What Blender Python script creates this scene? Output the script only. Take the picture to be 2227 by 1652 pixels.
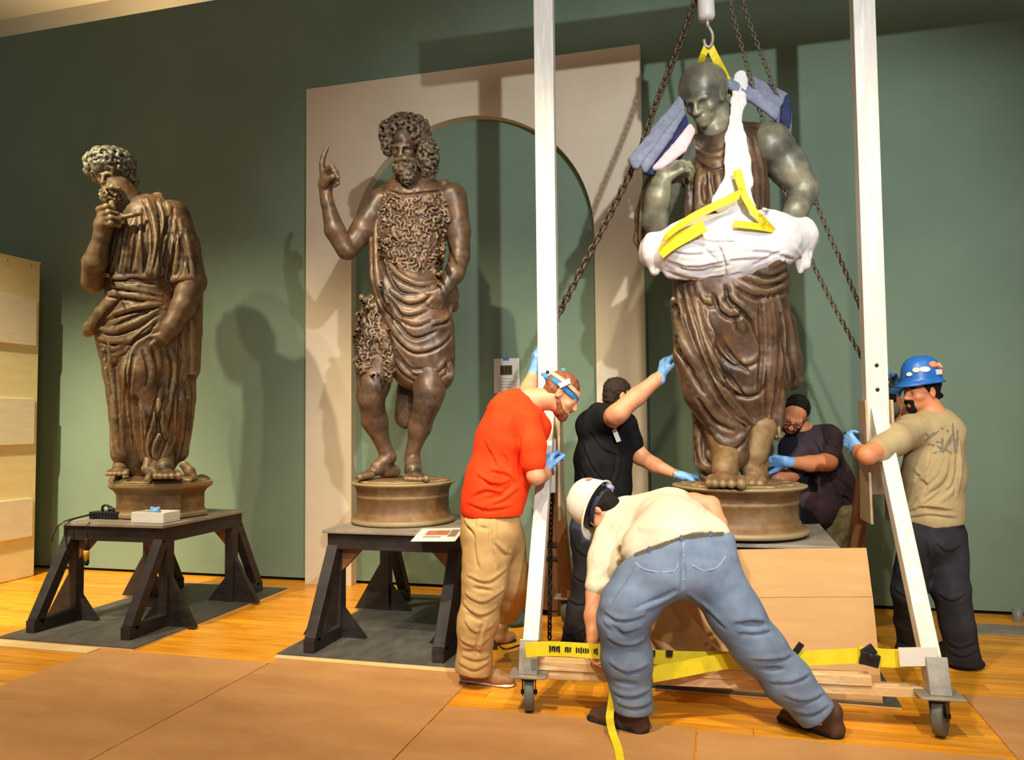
import bpy, bmesh, math, random
import numpy as np
from mathutils import Vector, Matrix

for o in list(bpy.data.objects): bpy.data.objects.remove(o)
SC = bpy.context.scene
COL = SC.collection
random.seed(7); RNG = np.random.default_rng(7)

# ------------------------------------------------------------------ camera
FPX, CXP, CYP, EYE = 1700., 1113.5, 826., 1.47
YAW = math.atan(462/1700.); PIT = math.atan(86/1700.); RHO = 0.0105
F0 = np.array([-math.sin(YAW), math.cos(YAW), 0.]); R0 = np.array([math.cos(YAW), math.sin(YAW), 0.]); U0 = np.array([0, 0, 1.])
FW = F0*math.cos(PIT)+U0*math.sin(PIT); UP = U0*math.cos(PIT)-F0*math.sin(PIT)
RT = R0*math.cos(RHO)-UP*math.sin(RHO); VU = UP*math.cos(RHO)+R0*math.sin(RHO)
CAM = np.array([0., 0., EYE])
cd = bpy.data.cameras.new('camera'); cam = bpy.data.objects.new('camera', cd); COL.objects.link(cam)
cd.sensor_fit = 'HORIZONTAL'; cd.sensor_width = 36.; cd.lens = FPX/2227.*36.; cd.clip_end = 60
cam.matrix_world = Matrix(((RT[0], VU[0], -FW[0], 0), (RT[1], VU[1], -FW[1], 0), (RT[2], VU[2], -FW[2], EYE), (0, 0, 0, 1)))
SC.camera = cam

# ------------------------------------------------------------------ light and exposure
SC.view_settings.view_transform = 'Standard'; SC.view_settings.look = 'None'
SC.view_settings.gamma = 1.0; SC.view_settings.exposure = 0.32; SC.view_settings.use_curve_mapping = False
W_ = bpy.data.worlds.new('world'); SC.world = W_; W_.use_nodes = True
W_.node_tree.nodes['Background'].inputs[0].default_value = (.86, .95, 1.0, 1); W_.node_tree.nodes['Background'].inputs[1].default_value = 0.125

def lamp(name, kind, loc, aim, power, color, size=.1, angle=60, blend=.5):
    l = bpy.data.lights.new(name, kind); l.energy = power; l.color = color
    if kind == 'SPOT':
        l.spot_size = math.radians(angle); l.spot_blend = blend; l.shadow_soft_size = size
    elif kind == 'AREA':
        l.size = size
    else:
        l.shadow_soft_size = size
    o = bpy.data.objects.new(name, l); COL.objects.link(o); o.location = loc
    o.rotation_euler = (Vector(aim)-Vector(loc)).to_track_quat('-Z', 'Y').to_euler()
    return o
WARM = (1., .86, .62); NEUT = (.90, .95, 1.)
lamp('work_light', 'SPOT', (1.95, -1.1, 3.9), (-.16, 5.4, 2.3), 1040, NEUT, .06, 54, .7)
lamp('track_spot', 'SPOT', (-5.15, 3.0, 5.5), (-4.35, 5.5, 1.0), 640, WARM, .05, 58, .9)
lamp('track_spot', 'SPOT', (-5.6, 2.7, 5.5), (-4.7, 5.6, .9), 260, WARM, .05, 58, .9)
lamp('track_spot', 'SPOT', (-1.9, 2.0, 5.4), (-1.95, 5.3, 1.2), 760, WARM, .05, 52, .9)
lamp('track_spot', 'SPOT', (.4, 1.4, 5.4), (.2, 4.8, 1.0), 500, WARM, .05, 62, .9)
lamp('track_spot', 'SPOT', (3.0, 2.6, 5.4), (1.8, 5.6, .3), 110, WARM, .05, 66, .9)
lamp('track_spot', 'SPOT', (-1.6, .6, 5.4), (-1.5, 2.9, 0), 760, WARM, .1, 88, .9)
lamp('track_spot', 'SPOT', (-5.4, .6, 5.4), (-6.5, 4.9, 1.1), 3000, WARM, .1, 44, .9)
lamp('added_softlight', 'AREA', (.6, -1.6, 5.0), (.2, 6., 2.8), 60, NEUT, 1.4)  # added soft fill to lift the shadows, not a known fixture
lamp('added_ceiling_wash', 'SPOT', (-5.8, 6.98, 4.9), (-5.8, 7.06, 6.3), 95, WARM, .1, 150, .5)  # added unseen lamp behind the wall, brightens the ceiling

# ------------------------------------------------------------------ pixel of the 2227x1652 photograph -> world
def ray(x, y): return FW+RT*((x-CXP)/FPX)+VU*((CYP-y)/FPX)
def G(x, y, z=0.):
    d = ray(x, y); return CAM+d*((z-EYE)/d[2])
def WY(x, y, Y):
    d = ray(x, y); return CAM+d*(Y/d[1])
def P(x, y, D):
    d = ray(x, y); return CAM+d*(D/(d@F0))

# ------------------------------------------------------------------ objects
def tag(o, label=None, cat=None, group=None, kind=None):
    if label: o['label'] = label
    if cat: o['category'] = cat
    if group: o['group'] = group
    if kind: o['kind'] = kind
    return o
def empty(name, loc=(0, 0, 0), rz=0., **k):
    o = bpy.data.objects.new(name, None); COL.objects.link(o); o.location = loc; o.rotation_euler = (0, 0, rz); o.empty_display_size = .1
    return tag(o, **k)
def link(name, me, m=None, parent=None, **k):
    o = bpy.data.objects.new(name, me); COL.objects.link(o)
    if m is not None:
        for q in (m if isinstance(m, (list, tuple)) else [m]): me.materials.append(q)
    if parent is not None:
        o.parent = parent; o.matrix_parent_inverse = Matrix.Identity(4)
        if parent.type == 'EMPTY' or True:
            # children are modelled in world space unless the parent sits at the origin
            pm = world_of(parent)
            o.matrix_parent_inverse = pm.inverted()
    return tag(o, **k)
def world_of(o):
    m = Matrix.LocRotScale(o.location, o.rotation_euler, o.scale)
    if o.parent is not None: m = world_of(o.parent) @ o.matrix_parent_inverse @ m
    return m

# ------------------------------------------------------------------ materials
def mat(name, c1, c2=None, c3=None, rough=.6, metal=0., scale=6., stretch=(1, 1, 1), bump=0., bscale=None, rand=0., spec=.5, wear=None, fine=0., coord='Object', detail=6., sheen=0.):
    m = bpy.data.materials.new(name); m.use_nodes = True; nt = m.node_tree; N = nt.nodes; L = nt.links
    b = N['Principled BSDF']; b.inputs['Roughness'].default_value = rough; b.inputs['Metallic'].default_value = metal
    b.inputs['Specular IOR Level'].default_value = spec
    if sheen: b.inputs['Sheen Weight'].default_value = sheen
    tc = N.new('ShaderNodeTexCoord'); mp = N.new('ShaderNodeMapping'); L.new(tc.outputs[coord], mp.inputs[0]); mp.inputs['Scale'].default_value = stretch
    if rand:
        oi = N.new('ShaderNodeObjectInfo'); cm = N.new('ShaderNodeVectorMath'); cm.operation = 'SCALE'; cm.inputs['Scale'].default_value = 37.
        cb = N.new('ShaderNodeCombineXYZ'); L.new(oi.outputs['Random'], cb.inputs[0]); L.new(oi.outputs['Random'], cb.inputs[1])
        L.new(cb.outputs[0], cm.inputs[0]); L.new(cm.outputs[0], mp.inputs['Location'])
    col = None
    def rgb(c): return (c[0], c[1], c[2], 1)
    if c2 is None:
        b.inputs['Base Color'].default_value = rgb(c1)
    else:
        nz = N.new('ShaderNodeTexNoise'); nz.inputs['Scale'].default_value = scale; nz.inputs['Detail'].default_value = detail; nz.inputs['Roughness'].default_value = .6
        L.new(mp.outputs[0], nz.inputs['Vector'])
        rp = N.new('ShaderNodeValToRGB'); e = rp.color_ramp.elements
        e[0].position = .33; e[0].color = rgb(c1); e[1].position = .67; e[1].color = rgb(c2)
        if c3 is not None:
            x = e.new(.5); x.color = rgb(c3)
        L.new(nz.outputs['Fac'], rp.inputs[0]); col = rp.outputs[0]
        if fine:
            n2 = N.new('ShaderNodeTexNoise'); n2.inputs['Scale'].default_value = scale*9; n2.inputs['Detail'].default_value = 3
            L.new(mp.outputs[0], n2.inputs['Vector'])
            mx = N.new('ShaderNodeMix'); mx.data_type = 'RGBA'; mx.blend_type = 'MULTIPLY'; mx.inputs[0].default_value = fine
            L.new(col, mx.inputs[6]); L.new(n2.outputs['Color'], mx.inputs[7]); 
            gm = N.new('ShaderNodeMix'); gm.data_type = 'RGBA'; gm.blend_type = 'MULTIPLY'; gm.inputs[0].default_value = 1.
            gm.inputs[7].default_value = (1+.75*fine,)*3+(1,); L.new(mx.outputs[2], gm.inputs[6]); col = gm.outputs[2]
        if rand:
            hs = N.new('ShaderNodeHueSaturation'); mr = N.new('ShaderNodeMapRange'); mr.inputs[3].default_value = 1-rand; mr.inputs[4].default_value = 1+rand
            L.new(oi.outputs['Random'], mr.inputs[0]); L.new(mr.outputs[0], hs.inputs['Value']); L.new(col, hs.inputs['Color']); col = hs.outputs[0]
        if wear is not None:      # raised edges tinted pale and recesses darkened, by pointiness
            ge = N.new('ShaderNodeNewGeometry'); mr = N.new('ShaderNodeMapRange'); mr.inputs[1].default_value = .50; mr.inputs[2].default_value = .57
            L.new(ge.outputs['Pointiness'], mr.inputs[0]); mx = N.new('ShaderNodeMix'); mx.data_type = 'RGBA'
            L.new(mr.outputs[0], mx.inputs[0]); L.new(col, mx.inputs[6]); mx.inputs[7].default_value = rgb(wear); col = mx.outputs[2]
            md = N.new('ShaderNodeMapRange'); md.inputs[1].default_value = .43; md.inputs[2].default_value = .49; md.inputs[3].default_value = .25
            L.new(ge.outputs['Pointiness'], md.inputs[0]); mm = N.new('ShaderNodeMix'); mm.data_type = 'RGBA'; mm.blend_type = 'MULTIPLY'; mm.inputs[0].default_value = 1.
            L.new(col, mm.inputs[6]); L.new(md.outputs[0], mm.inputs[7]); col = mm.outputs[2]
        L.new(col, b.inputs['Base Color'])
    if bump:
        nb = N.new('ShaderNodeTexNoise'); nb.inputs['Scale'].default_value = bscale or scale*4; nb.inputs['Detail'].default_value = 5
        L.new(mp.outputs[0], nb.inputs['Vector']); bp = N.new('ShaderNodeBump'); bp.inputs['Strength'].default_value = bump; bp.inputs['Distance'].default_value = .01
        L.new(nb.outputs['Fac'], bp.inputs['Height']); L.new(bp.outputs[0], b.inputs['Normal'])
    return m
def srgb(r, g, b):
    f = lambda v: ((v/255.+.055)/1.055)**2.4 if v > 10 else v/255./12.92
    return (f(r), f(g), f(b))
def sm(name, c1, c2=None, c3=None, **k):
    return mat(name, srgb(*c1), srgb(*c2) if c2 else None, srgb(*c3) if c3 else None, **k)

M = {}
M['wall'] = sm('green_wall_paint', (112, 132, 110), (120, 140, 117), rough=.75, scale=1.2, bump=.03, bscale=60, spec=.25)
M['cream'] = sm('cream_panel_paint', (212, 197, 168), (220, 205, 178), rough=.65, scale=1.5, bump=.02, bscale=50, spec=.3)
M['ceil'] = sm('ceiling_paint', (226, 200, 156), (232, 206, 162), rough=.9, scale=1.)
M['dark'] = sm('black_gap', (14, 13, 12), rough=.9)
M['plank'] = sm('oak_plank', (204, 128, 26), (234, 168, 46), (222, 148, 34), rough=.33, scale=2.2, stretch=(1, 9, 1), rand=.16, bump=.03, spec=.45, fine=.25)
M['hard'] = sm('hardboard', (182, 130, 78), (200, 148, 94), rough=.5, scale=2., stretch=(1, 2.5, 1), rand=.06, fine=.15, spec=.35, bump=.02)
M['mat'] = sm('grey_painted_plywood', (66, 64, 60), (92, 88, 80), rough=.6, scale=4, stretch=(2, 1, 1), fine=.25, bump=.05)
M['plyedge'] = sm('pale_plywood', (214, 186, 128), (228, 202, 146), rough=.6, scale=9, stretch=(1, 1, 6))
M['stand'] = sm('dark_stained_timber', (30, 26, 25), (50, 43, 40), rough=.5, scale=5, stretch=(1, 1, 3), fine=.3, bump=.06, spec=.4)
M['standtop'] = sm('worn_grey_top', (120, 110, 98), (150, 140, 124), rough=.5, scale=4, fine=.3)
M['crate'] = sm('crate_plywood', (222, 202, 142), (230, 212, 156), rough=.6, scale=4, stretch=(1, 1, 5), fine=.12)
M['batten'] = sm('pale_batten', (218, 203, 168), (228, 214, 182), rough=.6, scale=5, stretch=(1, 1, 8), fine=.1)
M['lumber'] = sm('pine_lumber', (222, 188, 138), (238, 208, 160), (214, 172, 118), rough=.55, scale=5, stretch=(1, 8, 8), fine=.18, bump=.03)
M['post'] = sm('whitewashed_post', (218, 213, 202), (228, 224, 214), (208, 200, 184), rough=.5, scale=2.5, stretch=(8, 8, 1), fine=.08, bump=.03)
M['gusset'] = sm('gusset_plywood', (168, 146, 108), (190, 168, 128), rough=.6, scale=5, stretch=(5, 5, 1), fine=.3)
M['rearleg'] = sm('brown_rear_leg', (128, 84, 46), (150, 102, 60), rough=.6, scale=5, stretch=(5, 5, 1), fine=.25)
M['steel'] = sm('dull_steel', (150, 142, 128), (176, 168, 152), rough=.45, metal=.5, scale=14, fine=.4)
M['darksteel'] = sm('dark_steel', (40, 38, 38), (58, 54, 52), rough=.45, metal=.6, scale=20)
M['tyre'] = sm('grey_rubber', (88, 92, 82), (104, 106, 94), rough=.6, scale=12)
M['chain'] = sm('rusty_chain', (52, 40, 30), (104, 84, 62), rough=.5, metal=.4, scale=30)
M['chain2'] = sm('thin_chain', (70, 62, 50), (128, 112, 88), rough=.5, metal=.4, scale=30)
M['yellow'] = sm('yellow_webbing', (226, 200, 20), (240, 216, 40), rough=.6, scale=20, bump=.15, bscale=300)
M['card'] = sm('cardboard', (190, 147, 94), (198, 157, 104), rough=.75, scale=2, stretch=(1, 1, 6), fine=.08, spec=.2)
M['brownbox'] = sm('brown_wooden_box', (92, 54, 26), (120, 74, 38), rough=.55, scale=3, stretch=(6, 6, 1), fine=.25)
M['white'] = sm('white_plastic', (232, 228, 216), rough=.5)
M['paper'] = sm('paper', (226, 220, 206), rough=.8)
M['blacktool'] = sm('black_plastic', (18, 18, 19), (32, 32, 34), rough=.4, scale=20)

# ------------------------------------------------------------------ hard-surface mesh builder
class MB:
    def __init__(s): s.v = []; s.f = []; s.mi = []; s.m = 0; s.sm = []
    def quad(s, vs, fs, smooth=False):
        n = len(s.v); s.v += [tuple(map(float, q)) for q in vs]; s.f += [tuple(i+n for i in f) for f in fs]; s.mi += [s.m]*len(fs); s.sm += [smooth]*len(fs)
    def box(s, lo, hi):
        a, b = lo, hi
        s.quad([(x, y, z) for x in (a[0], b[0]) for y in (a[1], b[1]) for z in (a[2], b[2])],
               [(0, 1, 3, 2), (4, 6, 7, 5), (0, 4, 5, 1), (2, 3, 7, 6), (0, 2, 6, 4), (1, 5, 7, 3)])
    def beam(s, p0, p1, w, t, side=(1, 0, 0)):
        p0, p1 = np.array(p0, float), np.array(p1, float); a = p1-p0; a /= np.linalg.norm(a)
        sd = np.array(side, float); sd -= a*(sd@a); sd /= np.linalg.norm(sd); n = np.cross(a, sd)
        vs = [p+sd*i*w/2+n*j*t/2 for p in (p0, p1) for i in (-1, 1) for j in (-1, 1)]
        s.quad(vs, [(0, 1, 3, 2), (4, 6, 7, 5), (0, 4, 5, 1), (2, 3, 7, 6), (0, 2, 6, 4), (1, 5, 7, 3)])
    def prism(s, poly, d):   # closed planar polygon of 3-D points pushed along d
        n = len(poly); d = np.array(d, float); a = [np.array(p, float) for p in poly]; b = [p+d for p in a]
        s.quad(a+b, [tuple(range(n-1, -1, -1)), tuple(range(n, 2*n))]+[(i, (i+1) % n, n+(i+1) % n, n+i) for i in range(n)])
    def tube(s, pts, r, n=8, closed=False):
        pts = [np.array(p, float) for p in pts]; m = len(pts); rr = r if hasattr(r, '__len__') else [r]*m; vs = []; prev = None
        for i, p in enumerate(pts):
            t = (pts[(i+1) % m]-pts[i-1]) if closed else pts[min(i+1, m-1)]-pts[max(i-1, 0)]
            t = t/np.linalg.norm(t)
            if prev is None:
                prev = np.cross(t, (0, 0, 1.)) if abs(t[2]) < .9 else np.cross(t, (1., 0, 0))
            prev = prev-t*(prev@t); prev /= np.linalg.norm(prev); q = np.cross(t, prev)
            vs += [p+rr[i]*(math.cos(2*math.pi*j/n)*prev+math.sin(2*math.pi*j/n)*q) for j in range(n)]
        fs = []
        for i in range(m if closed else m-1):
            i2 = (i+1) % m
            fs += [(i*n+j, i*n+(j+1) % n, i2*n+(j+1) % n, i2*n+j) for j in range(n)]
        if not closed: fs += [tuple(range(n-1, -1, -1)), tuple((m-1)*n+j for j in range(n))]
        s.quad(vs, fs, True)
    def lathe(s, c, prof, n=40, ax=(0, 0, 1), e1=None, sx=1., sy=1., smooth=True, rot=0.):
        ax = np.array(ax, float); ax /= np.linalg.norm(ax)
        if e1 is None: e1 = np.cross(ax, (0, 1., 0)) if abs(ax[1]) < .9 else np.cross(ax, (1., 0, 0))
        e1 = np.array(e1, float); e1 -= ax*(e1@ax); e1 /= np.linalg.norm(e1); e2 = np.cross(ax, e1); c = np.array(c, float); vs = []
        for r, h in prof:
            for j in range(n):
                a = 2*math.pi*j/n+rot; vs.append(c+ax*h+r*(math.cos(a)*e1*sx+math.sin(a)*e2*sy))
        m = len(prof)
        fs = [(i*n+j, i*n+(j+1) % n, (i+1)*n+(j+1) % n, (i+1)*n+j) for i in range(m-1) for j in range(n)]
        fs += [tuple(range(n-1, -1, -1)), tuple((m-1)*n+j for j in range(n))]
        s.quad(vs, fs, smooth)
    def ribbon(s, pts, wid, th, sides):   # strap: centre line, width direction per point, real thickness
        pts = [np.array(p, float) for p in pts]; m = len(pts); vs = []
        for i, p in enumerate(pts):
            t = pts[min(i+1, m-1)]-pts[max(i-1, 0)]; t /= np.linalg.norm(t)
            sd = np.array(sides[i] if hasattr(sides[0], '__len__') else sides, float); sd = sd-t*(sd@t); sd /= np.linalg.norm(sd); n = np.cross(t, sd)
            w = wid[i] if hasattr(wid, '__len__') else wid
            vs += [p-sd*w/2-n*th/2, p+sd*w/2-n*th/2, p+sd*w/2+n*th/2, p-sd*w/2+n*th/2]
        fs = [(i*4+j, i*4+(j+1) % 4, i*4+4+(j+1) % 4, i*4+4+j) for i in range(m-1) for j in range(4)]
        fs += [(3, 2, 1, 0), tuple((m-1)*4+j for j in range(4))]
        s.quad(vs, fs)
    def build(s, name, m, parent=None, bevel=0., off=None, **k):
        me = bpy.data.meshes.new(name)
        o3 = np.array(off, float) if off is not None else None
        vs = s.v if o3 is None else [tuple(np.array(q)-o3) for q in s.v]
        me.from_pydata(vs, [], s.f); me.validate()
        bm = bmesh.new(); bm.from_mesh(me); bmesh.ops.recalc_face_normals(bm, faces=bm.faces); bm.to_mesh(me); bm.free()
        if len(me.polygons) == len(s.f):
            me.polygons.foreach_set('material_index', s.mi); me.polygons.foreach_set('use_smooth', s.sm)
        o = link(name, me, m, parent, **k)
        if off is not None:
            if parent is None: o.location = off
            else: o.location = off
        if bevel:
            b = o.modifiers.new('bevel', 'BEVEL'); b.width = bevel; b.segments = 2; b.limit_method = 'ANGLE'; b.angle_limit = math.radians(40)
        return o
def box(name, lo, hi, m, parent=None, bevel=0., **k):
    b = MB(); b.box(lo, hi); return b.build(name, m, parent, bevel, **k)
def beam(name, p0, p1, w, t, m, parent=None, side=(1, 0, 0), bevel=.003, **k):
    b = MB(); b.beam(p0, p1, w, t, side); return b.build(name, m, parent, bevel, **k)
def crom(pts, step):
    """Catmull-Rom through rows of pts, about `step` apart in the first two columns."""
    p = np.array(pts, float)
    if len(p) < 2: return p
    p = np.vstack([2*p[0]-p[1], p, 2*p[-1]-p[-2]]); out = []
    for i in range(1, len(p)-2):
        n = max(1, int(np.linalg.norm((p[i+1]-p[i])[:3])/step))
        for t in np.arange(n)/n:
            a, b, c, d = p[i-1], p[i], p[i+1], p[i+2]
            out.append(.5*((2*b)+(-a+c)*t+(2*a-5*b+4*c-d)*t*t+(-a+3*b-3*c+d)*t**3))
    out.append(p[-2]); return np.array(out)

# ================================================================== THE SETTING
YW = 6.54
box('wall_back', (-9, YW, 0.03), (4.2, YW+.2, 5.665), M['wall'], kind='structure', label='tall sage green gallery wall behind the statues')
box('baseboard_back', (-9, YW+.04, 0), (4.2, YW+.2, .05), M['dark'], kind='structure', label='thin black shadow gap under the green wall')  # black strip: its colour stands in for the shade inside the gap
box('ceiling', (-9.5, -2.5, 6.3), (4.2, 7.35, 6.45), M['ceil'], kind='structure', label='tan ceiling seen over the green wall in the upper corner')
box('trim_1', (-9.5, 7.2, 5.4), (4.2, 7.35, 6.3), M['cream'], kind='structure', label='pale cornice band under the ceiling beyond the green wall')
fl = box('floor', (-9, -2.5, -.12), (4.2, YW+.2, -.022), M['dark'], kind='structure', label='golden oak plank floor of the gallery')
row, y, n = .104, 1.75, 0
while y < YW+.05:
    x = -7.9-random.random()*2.2
    while x < 3.4:
        ln = random.uniform(2.0, 3.2); x1 = min(x+ln, 3.9)
        vis = True
        if vis:
            cx, cy = (x+x1)/2, y+row/2; h = random.uniform(0, .0012)
            b = MB(); b.box((x+.0012, y+.001, -.022), (x1-.0012, y+row-.001, -h))
            b.build('plank', M['plank'], fl, off=(cx, cy, 0)); n += 1
        x = x1
    y += row
# raised arched surround
def arch_panel():
    Y0, Y1 = YW-.10, YW
    xl, xr, zt = WY(665, 700, Y0)[0], WY(1400, 560, Y0)[0], WY(665, 194, Y0)[2]
    al, ar, at = WY(764, 720, Y0)[0], WY(1294, 620, Y0)[0], WY(1045, 249, Y0)[2]
    R = (ar-al)/2; zc = at-R; cx = (al+ar)/2
    n = 40; inner = [(al, 0)]+[(cx-R*math.cos(math.pi*i/n), zc+R*math.sin(math.pi*i/n)) for i in range(n+1)]+[(ar, 0)]
    outer = [(xl, 0)]+[None]*(n+1)+[(xr, 0)]
    for i in range(n+1):   # matching points on the outer rectangle
        a = math.pi*i/n; dx, dz = -math.cos(a), math.sin(a)
        t = min(((xl-cx)/dx) if dx < -1e-6 else 9e9, ((xr-cx)/dx) if dx > 1e-6 else 9e9, (zt-zc)/dz if dz > 1e-6 else 9e9)
        outer[i+1] = (cx+dx*t, zc+dz*t)
    # put the true corners in
    def corner(c):
        k = min(range(1, n+2), key=lambda i: (outer[i][0]-c[0])**2+(outer[i][1]-c[1])**2); outer[k] = c
    corner((xl, zt)); corner((xr, zt))
    b = MB(); m = len(inner); z0 = .0
    vs = [(x, Y0, z) for x, z in inner]+[(x, Y0, z) for x, z in outer]+[(x, Y1, z) for x, z in inner]+[(x, Y1, z) for x, z in outer]
    fs = []
    for i in range(m-1):
        fs += [(i, i+1, m+i+1, m+i), (2*m+i, 3*m+i, 3*m+i+1, 2*m+i+1), (i, 2*m+i, 2*m+i+1, i+1), (m+i, m+i+1, 3*m+i+1, 3*m+i)]
    fs += [(0, m, 3*m, 2*m), (m-1, 3*m-1, 4*m-1, 2*m-1)]
    b.quad(vs, fs); b.build('trim_2', M['cream'], kind='structure', label='raised cream surround with a round arched opening on the green wall')
arch_panel()

# loose boards laid on the floor
def sheet(name, x0, x1, y0, y1, t, m, label, cat, z=0., **k):
    b = MB(); b.box((x0, y0, z), (x1, y1, z+t)); c = ((x0+x1)/2, (y0+y1)/2, z)
    return b.build(name, m, off=c, bevel=.001, label=label, cat=cat, **k)
HB = 'hardboard floor protection sheets'
sheet('hardboard_sheet', -3.965, -2.716, .4, 4.29, .006, M['hard'], 'brown hardboard sheet on the floor, below the left statue stand', 'board', group=HB)
sheet('hardboard_sheet', -2.708, -1.425, .4, 4.365, .006, M['hard'], 'brown hardboard sheet in front of the middle statue stand', 'board', group=HB)
sheet('hardboard_sheet', -1.415, -.165, .4, 3.862, .006, M['hard'], "brown hardboard sheet under the bending man's left shoe and loose yellow strap", 'board', group=HB)
sheet('hardboard_sheet', -.157, 1.118, .4, 3.84, .006, M['hard'], 'brown hardboard sheet running out of the bottom edge right of the loose yellow strap', 'board', group=HB)
sheet('hardboard_sheet', 1.17, 3.2, .4, 4.66, .006, M['hard'], 'brown hardboard sheet at the right edge beyond the right caster', 'board', group=HB)
sheet('plywood_strip', -6.2, -3.98, 4.19, 4.305, .008, M['plyedge'], 'pale bare plywood strip on floor in front of left stand', 'board')
sheet('plywood_strip', -2.75, -1.43, 4.385, 4.43, .008, M['plyedge'], 'thin pale plywood strip in front of the middle stand', 'board')

# ================================================================== STATUE STANDS
def make_stand(x0, x1, y0, y1, T, label, mat_rect, mat_label):
    if mat_rect:
        b = MB(); b.m = 1; b.box((mat_rect[0], mat_rect[2], 0), (mat_rect[1], mat_rect[3], .009)); b.m = 0
        b.box((mat_rect[0], mat_rect[2], .009), (mat_rect[1], mat_rect[3], .016))
        b.build('floor_board', [M['mat'], M['plyedge']], off=((mat_rect[0]+mat_rect[1])/2, (mat_rect[2]+mat_rect[3])/2, 0), label=mat_label, cat='board')
    Z0 = .016; r = empty('statue_stand', ((x0+x1)/2, (y0+y1)/2, Z0), label=label, cat='stand', group='dark timber statue stands')
    w = .075; S = M['stand']
    b = MB(); b.box((x0-.025, y0-.03, T-.022), (x1+.025, y1+.03, T)); b.build('top_board', M['standtop'], r, .004)
    for (a, c) in (((x0, y0, T-.13), (x1, y0+.045, T-.022)), ((x0, y1-.045, T-.13), (x1, y1, T-.022)), ((x0, y0+.045, T-.13), (x0+.045, y1-.045, T-.022)), ((x1-.045, y0+.045, T-.13), (x1, y1-.045, T-.022))):
        box('apron_rail', a, c, S, r, .004)
    for xs, sx in ((x0, 1), (x1, -1)):
        xi = xs+sx*w
        for ys, sy in ((y0+.05, -1), (y1-.05, 1)):     # sy: towards which end the foot runs
            yi = ys-sy*w
            box('post', (min(xs, xi), min(ys, yi), Z0), (max(xs, xi), max(ys, yi), T-.13), S, r, .004)
            ye = ys+sy*.36
            box('runner', (min(xs, xi), min(ys, ye), Z0), (max(xs, xi), max(ys, ye), Z0+.085), S, r, .004)
            xm = (xs+xi)/2
            beam('diagonal_brace', (xm, ys+sy*.02, T-.12), (xm, ye-sy*.045, Z0+.07), w, .075, S, r)
            b = MB(); ym = (ys+yi)/2-.02
            b.prism([(xs-sx*.002, ym, Z0), (xs-sx*.22, ym, Z0), (xs-sx*.002, ym, Z0+.36)], (0, .04, 0)); b.build('outer_gusset', S, r)
            b = MB(); b.prism([(xi, ym, Z0), (xi+sx*.17, ym, Z0), (xi, ym, Z0+.2)], (0, .04, 0)); b.build('foot_gusset', S, r)
            b = MB(); b.prism([(xi, ym, T-.131), (xi+sx*.15, ym, T-.131), (xi, ym, T-.28)], (0, .04, 0)); b.build('knee_plate', M['rearleg'], r)
    return r
STL = make_stand(-4.76, -3.89, 4.77, 5.72, .745, 'dark timber stand with splayed braces under the left, beard-stroking statue', (-4.86, -3.735, 4.32, 6.17), 'dark grey painted plywood base board under the left statue stand')
STM = make_stand(-2.60, -1.66, 4.79, 5.74, .745, 'dark timber stand with splayed braces under the middle statue with pointing finger', (-2.76, -1.50, 4.437, 6.2), 'dark grey painted plywood base board under the middle statue stand')
STR = make_stand(-.40, .57, 4.71, 5.62, .75, 'dark timber stand mostly hidden behind the cardboard under the strapped statue', (-.55, .82, 4.36, 6.1), 'dark grey painted plywood base board behind the cardboard')

# ================================================================== CRATE
def crate():
    X = -6.53; ya, yb = 4.4, 6.2; H = WY(90, 572, 6.2)[2]-.01
    r = empty('wooden_crate', (X-.5, (ya+yb)/2, 0), label='tall pale plywood crate with wide cross battens at the left edge', cat='crate')
    box('body', (X-1.1, ya, .004), (X, yb, H), M['crate'], r, .004)
    for zt, zb in ((652, 752), (867, 965), (1082, 1165)):
        za = WY(80, zb, 6.16)[2]; zc = WY(80, zt, 6.16)[2]
        box('batten', (X, ya, za), (X+.03, yb-.055, zc), M['batten'], r, .003)
    box('lid', (X-1.11, ya-.01, H), (X+.004, yb+.004, H+.02), M['crate'], r, .003)
    b = MB()
    for i in range(7):
        yy = ya+.1+i*(yb-ya-.2)/6; b.lathe((X, yy, H-.035), [(.006, -.002), (.006, .003), (.002, .004)], 8, (1, 0, 0))
    b.build('screw', M['darksteel'], r, kind='stuff')
crate()

# ================================================================== SCULPTING KIT (distance fields turned into meshes)
LAT = RNG.random((20, 20, 20)).astype(np.float32)*2-1
def vnoise(X, Y, Z, fr, off=0.):
    out = None
    q = [(np.asarray(a, np.float32)*fr[i]+off+7.3*i) for i, a in enumerate((X, Y, Z))]
    q = np.broadcast_arrays(*q); i0 = [np.floor(a).astype(np.int32) for a in q]; t = [a-b for a, b in zip(q, i0)]
    t = [a*a*(3-2*a) for a in t]; i0 = [b % 20 for b in i0]; i1 = [(b+1) % 20 for b in i0]; r = 0
    for dx in (0, 1):
        wx = t[0] if dx else 1-t[0]; ix = i1[0] if dx else i0[0]
        for dy in (0, 1):
            wy = wx*(t[1] if dy else 1-t[1]); iy = i1[1] if dy else i0[1]
            for dz in (0, 1):
                r = r+wy*(t[2] if dz else 1-t[2])*LAT[ix, iy, i1[2] if dz else i0[2]]
    return r
def unit(v): v = np.array(v, float); return v/np.linalg.norm(v)

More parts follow.
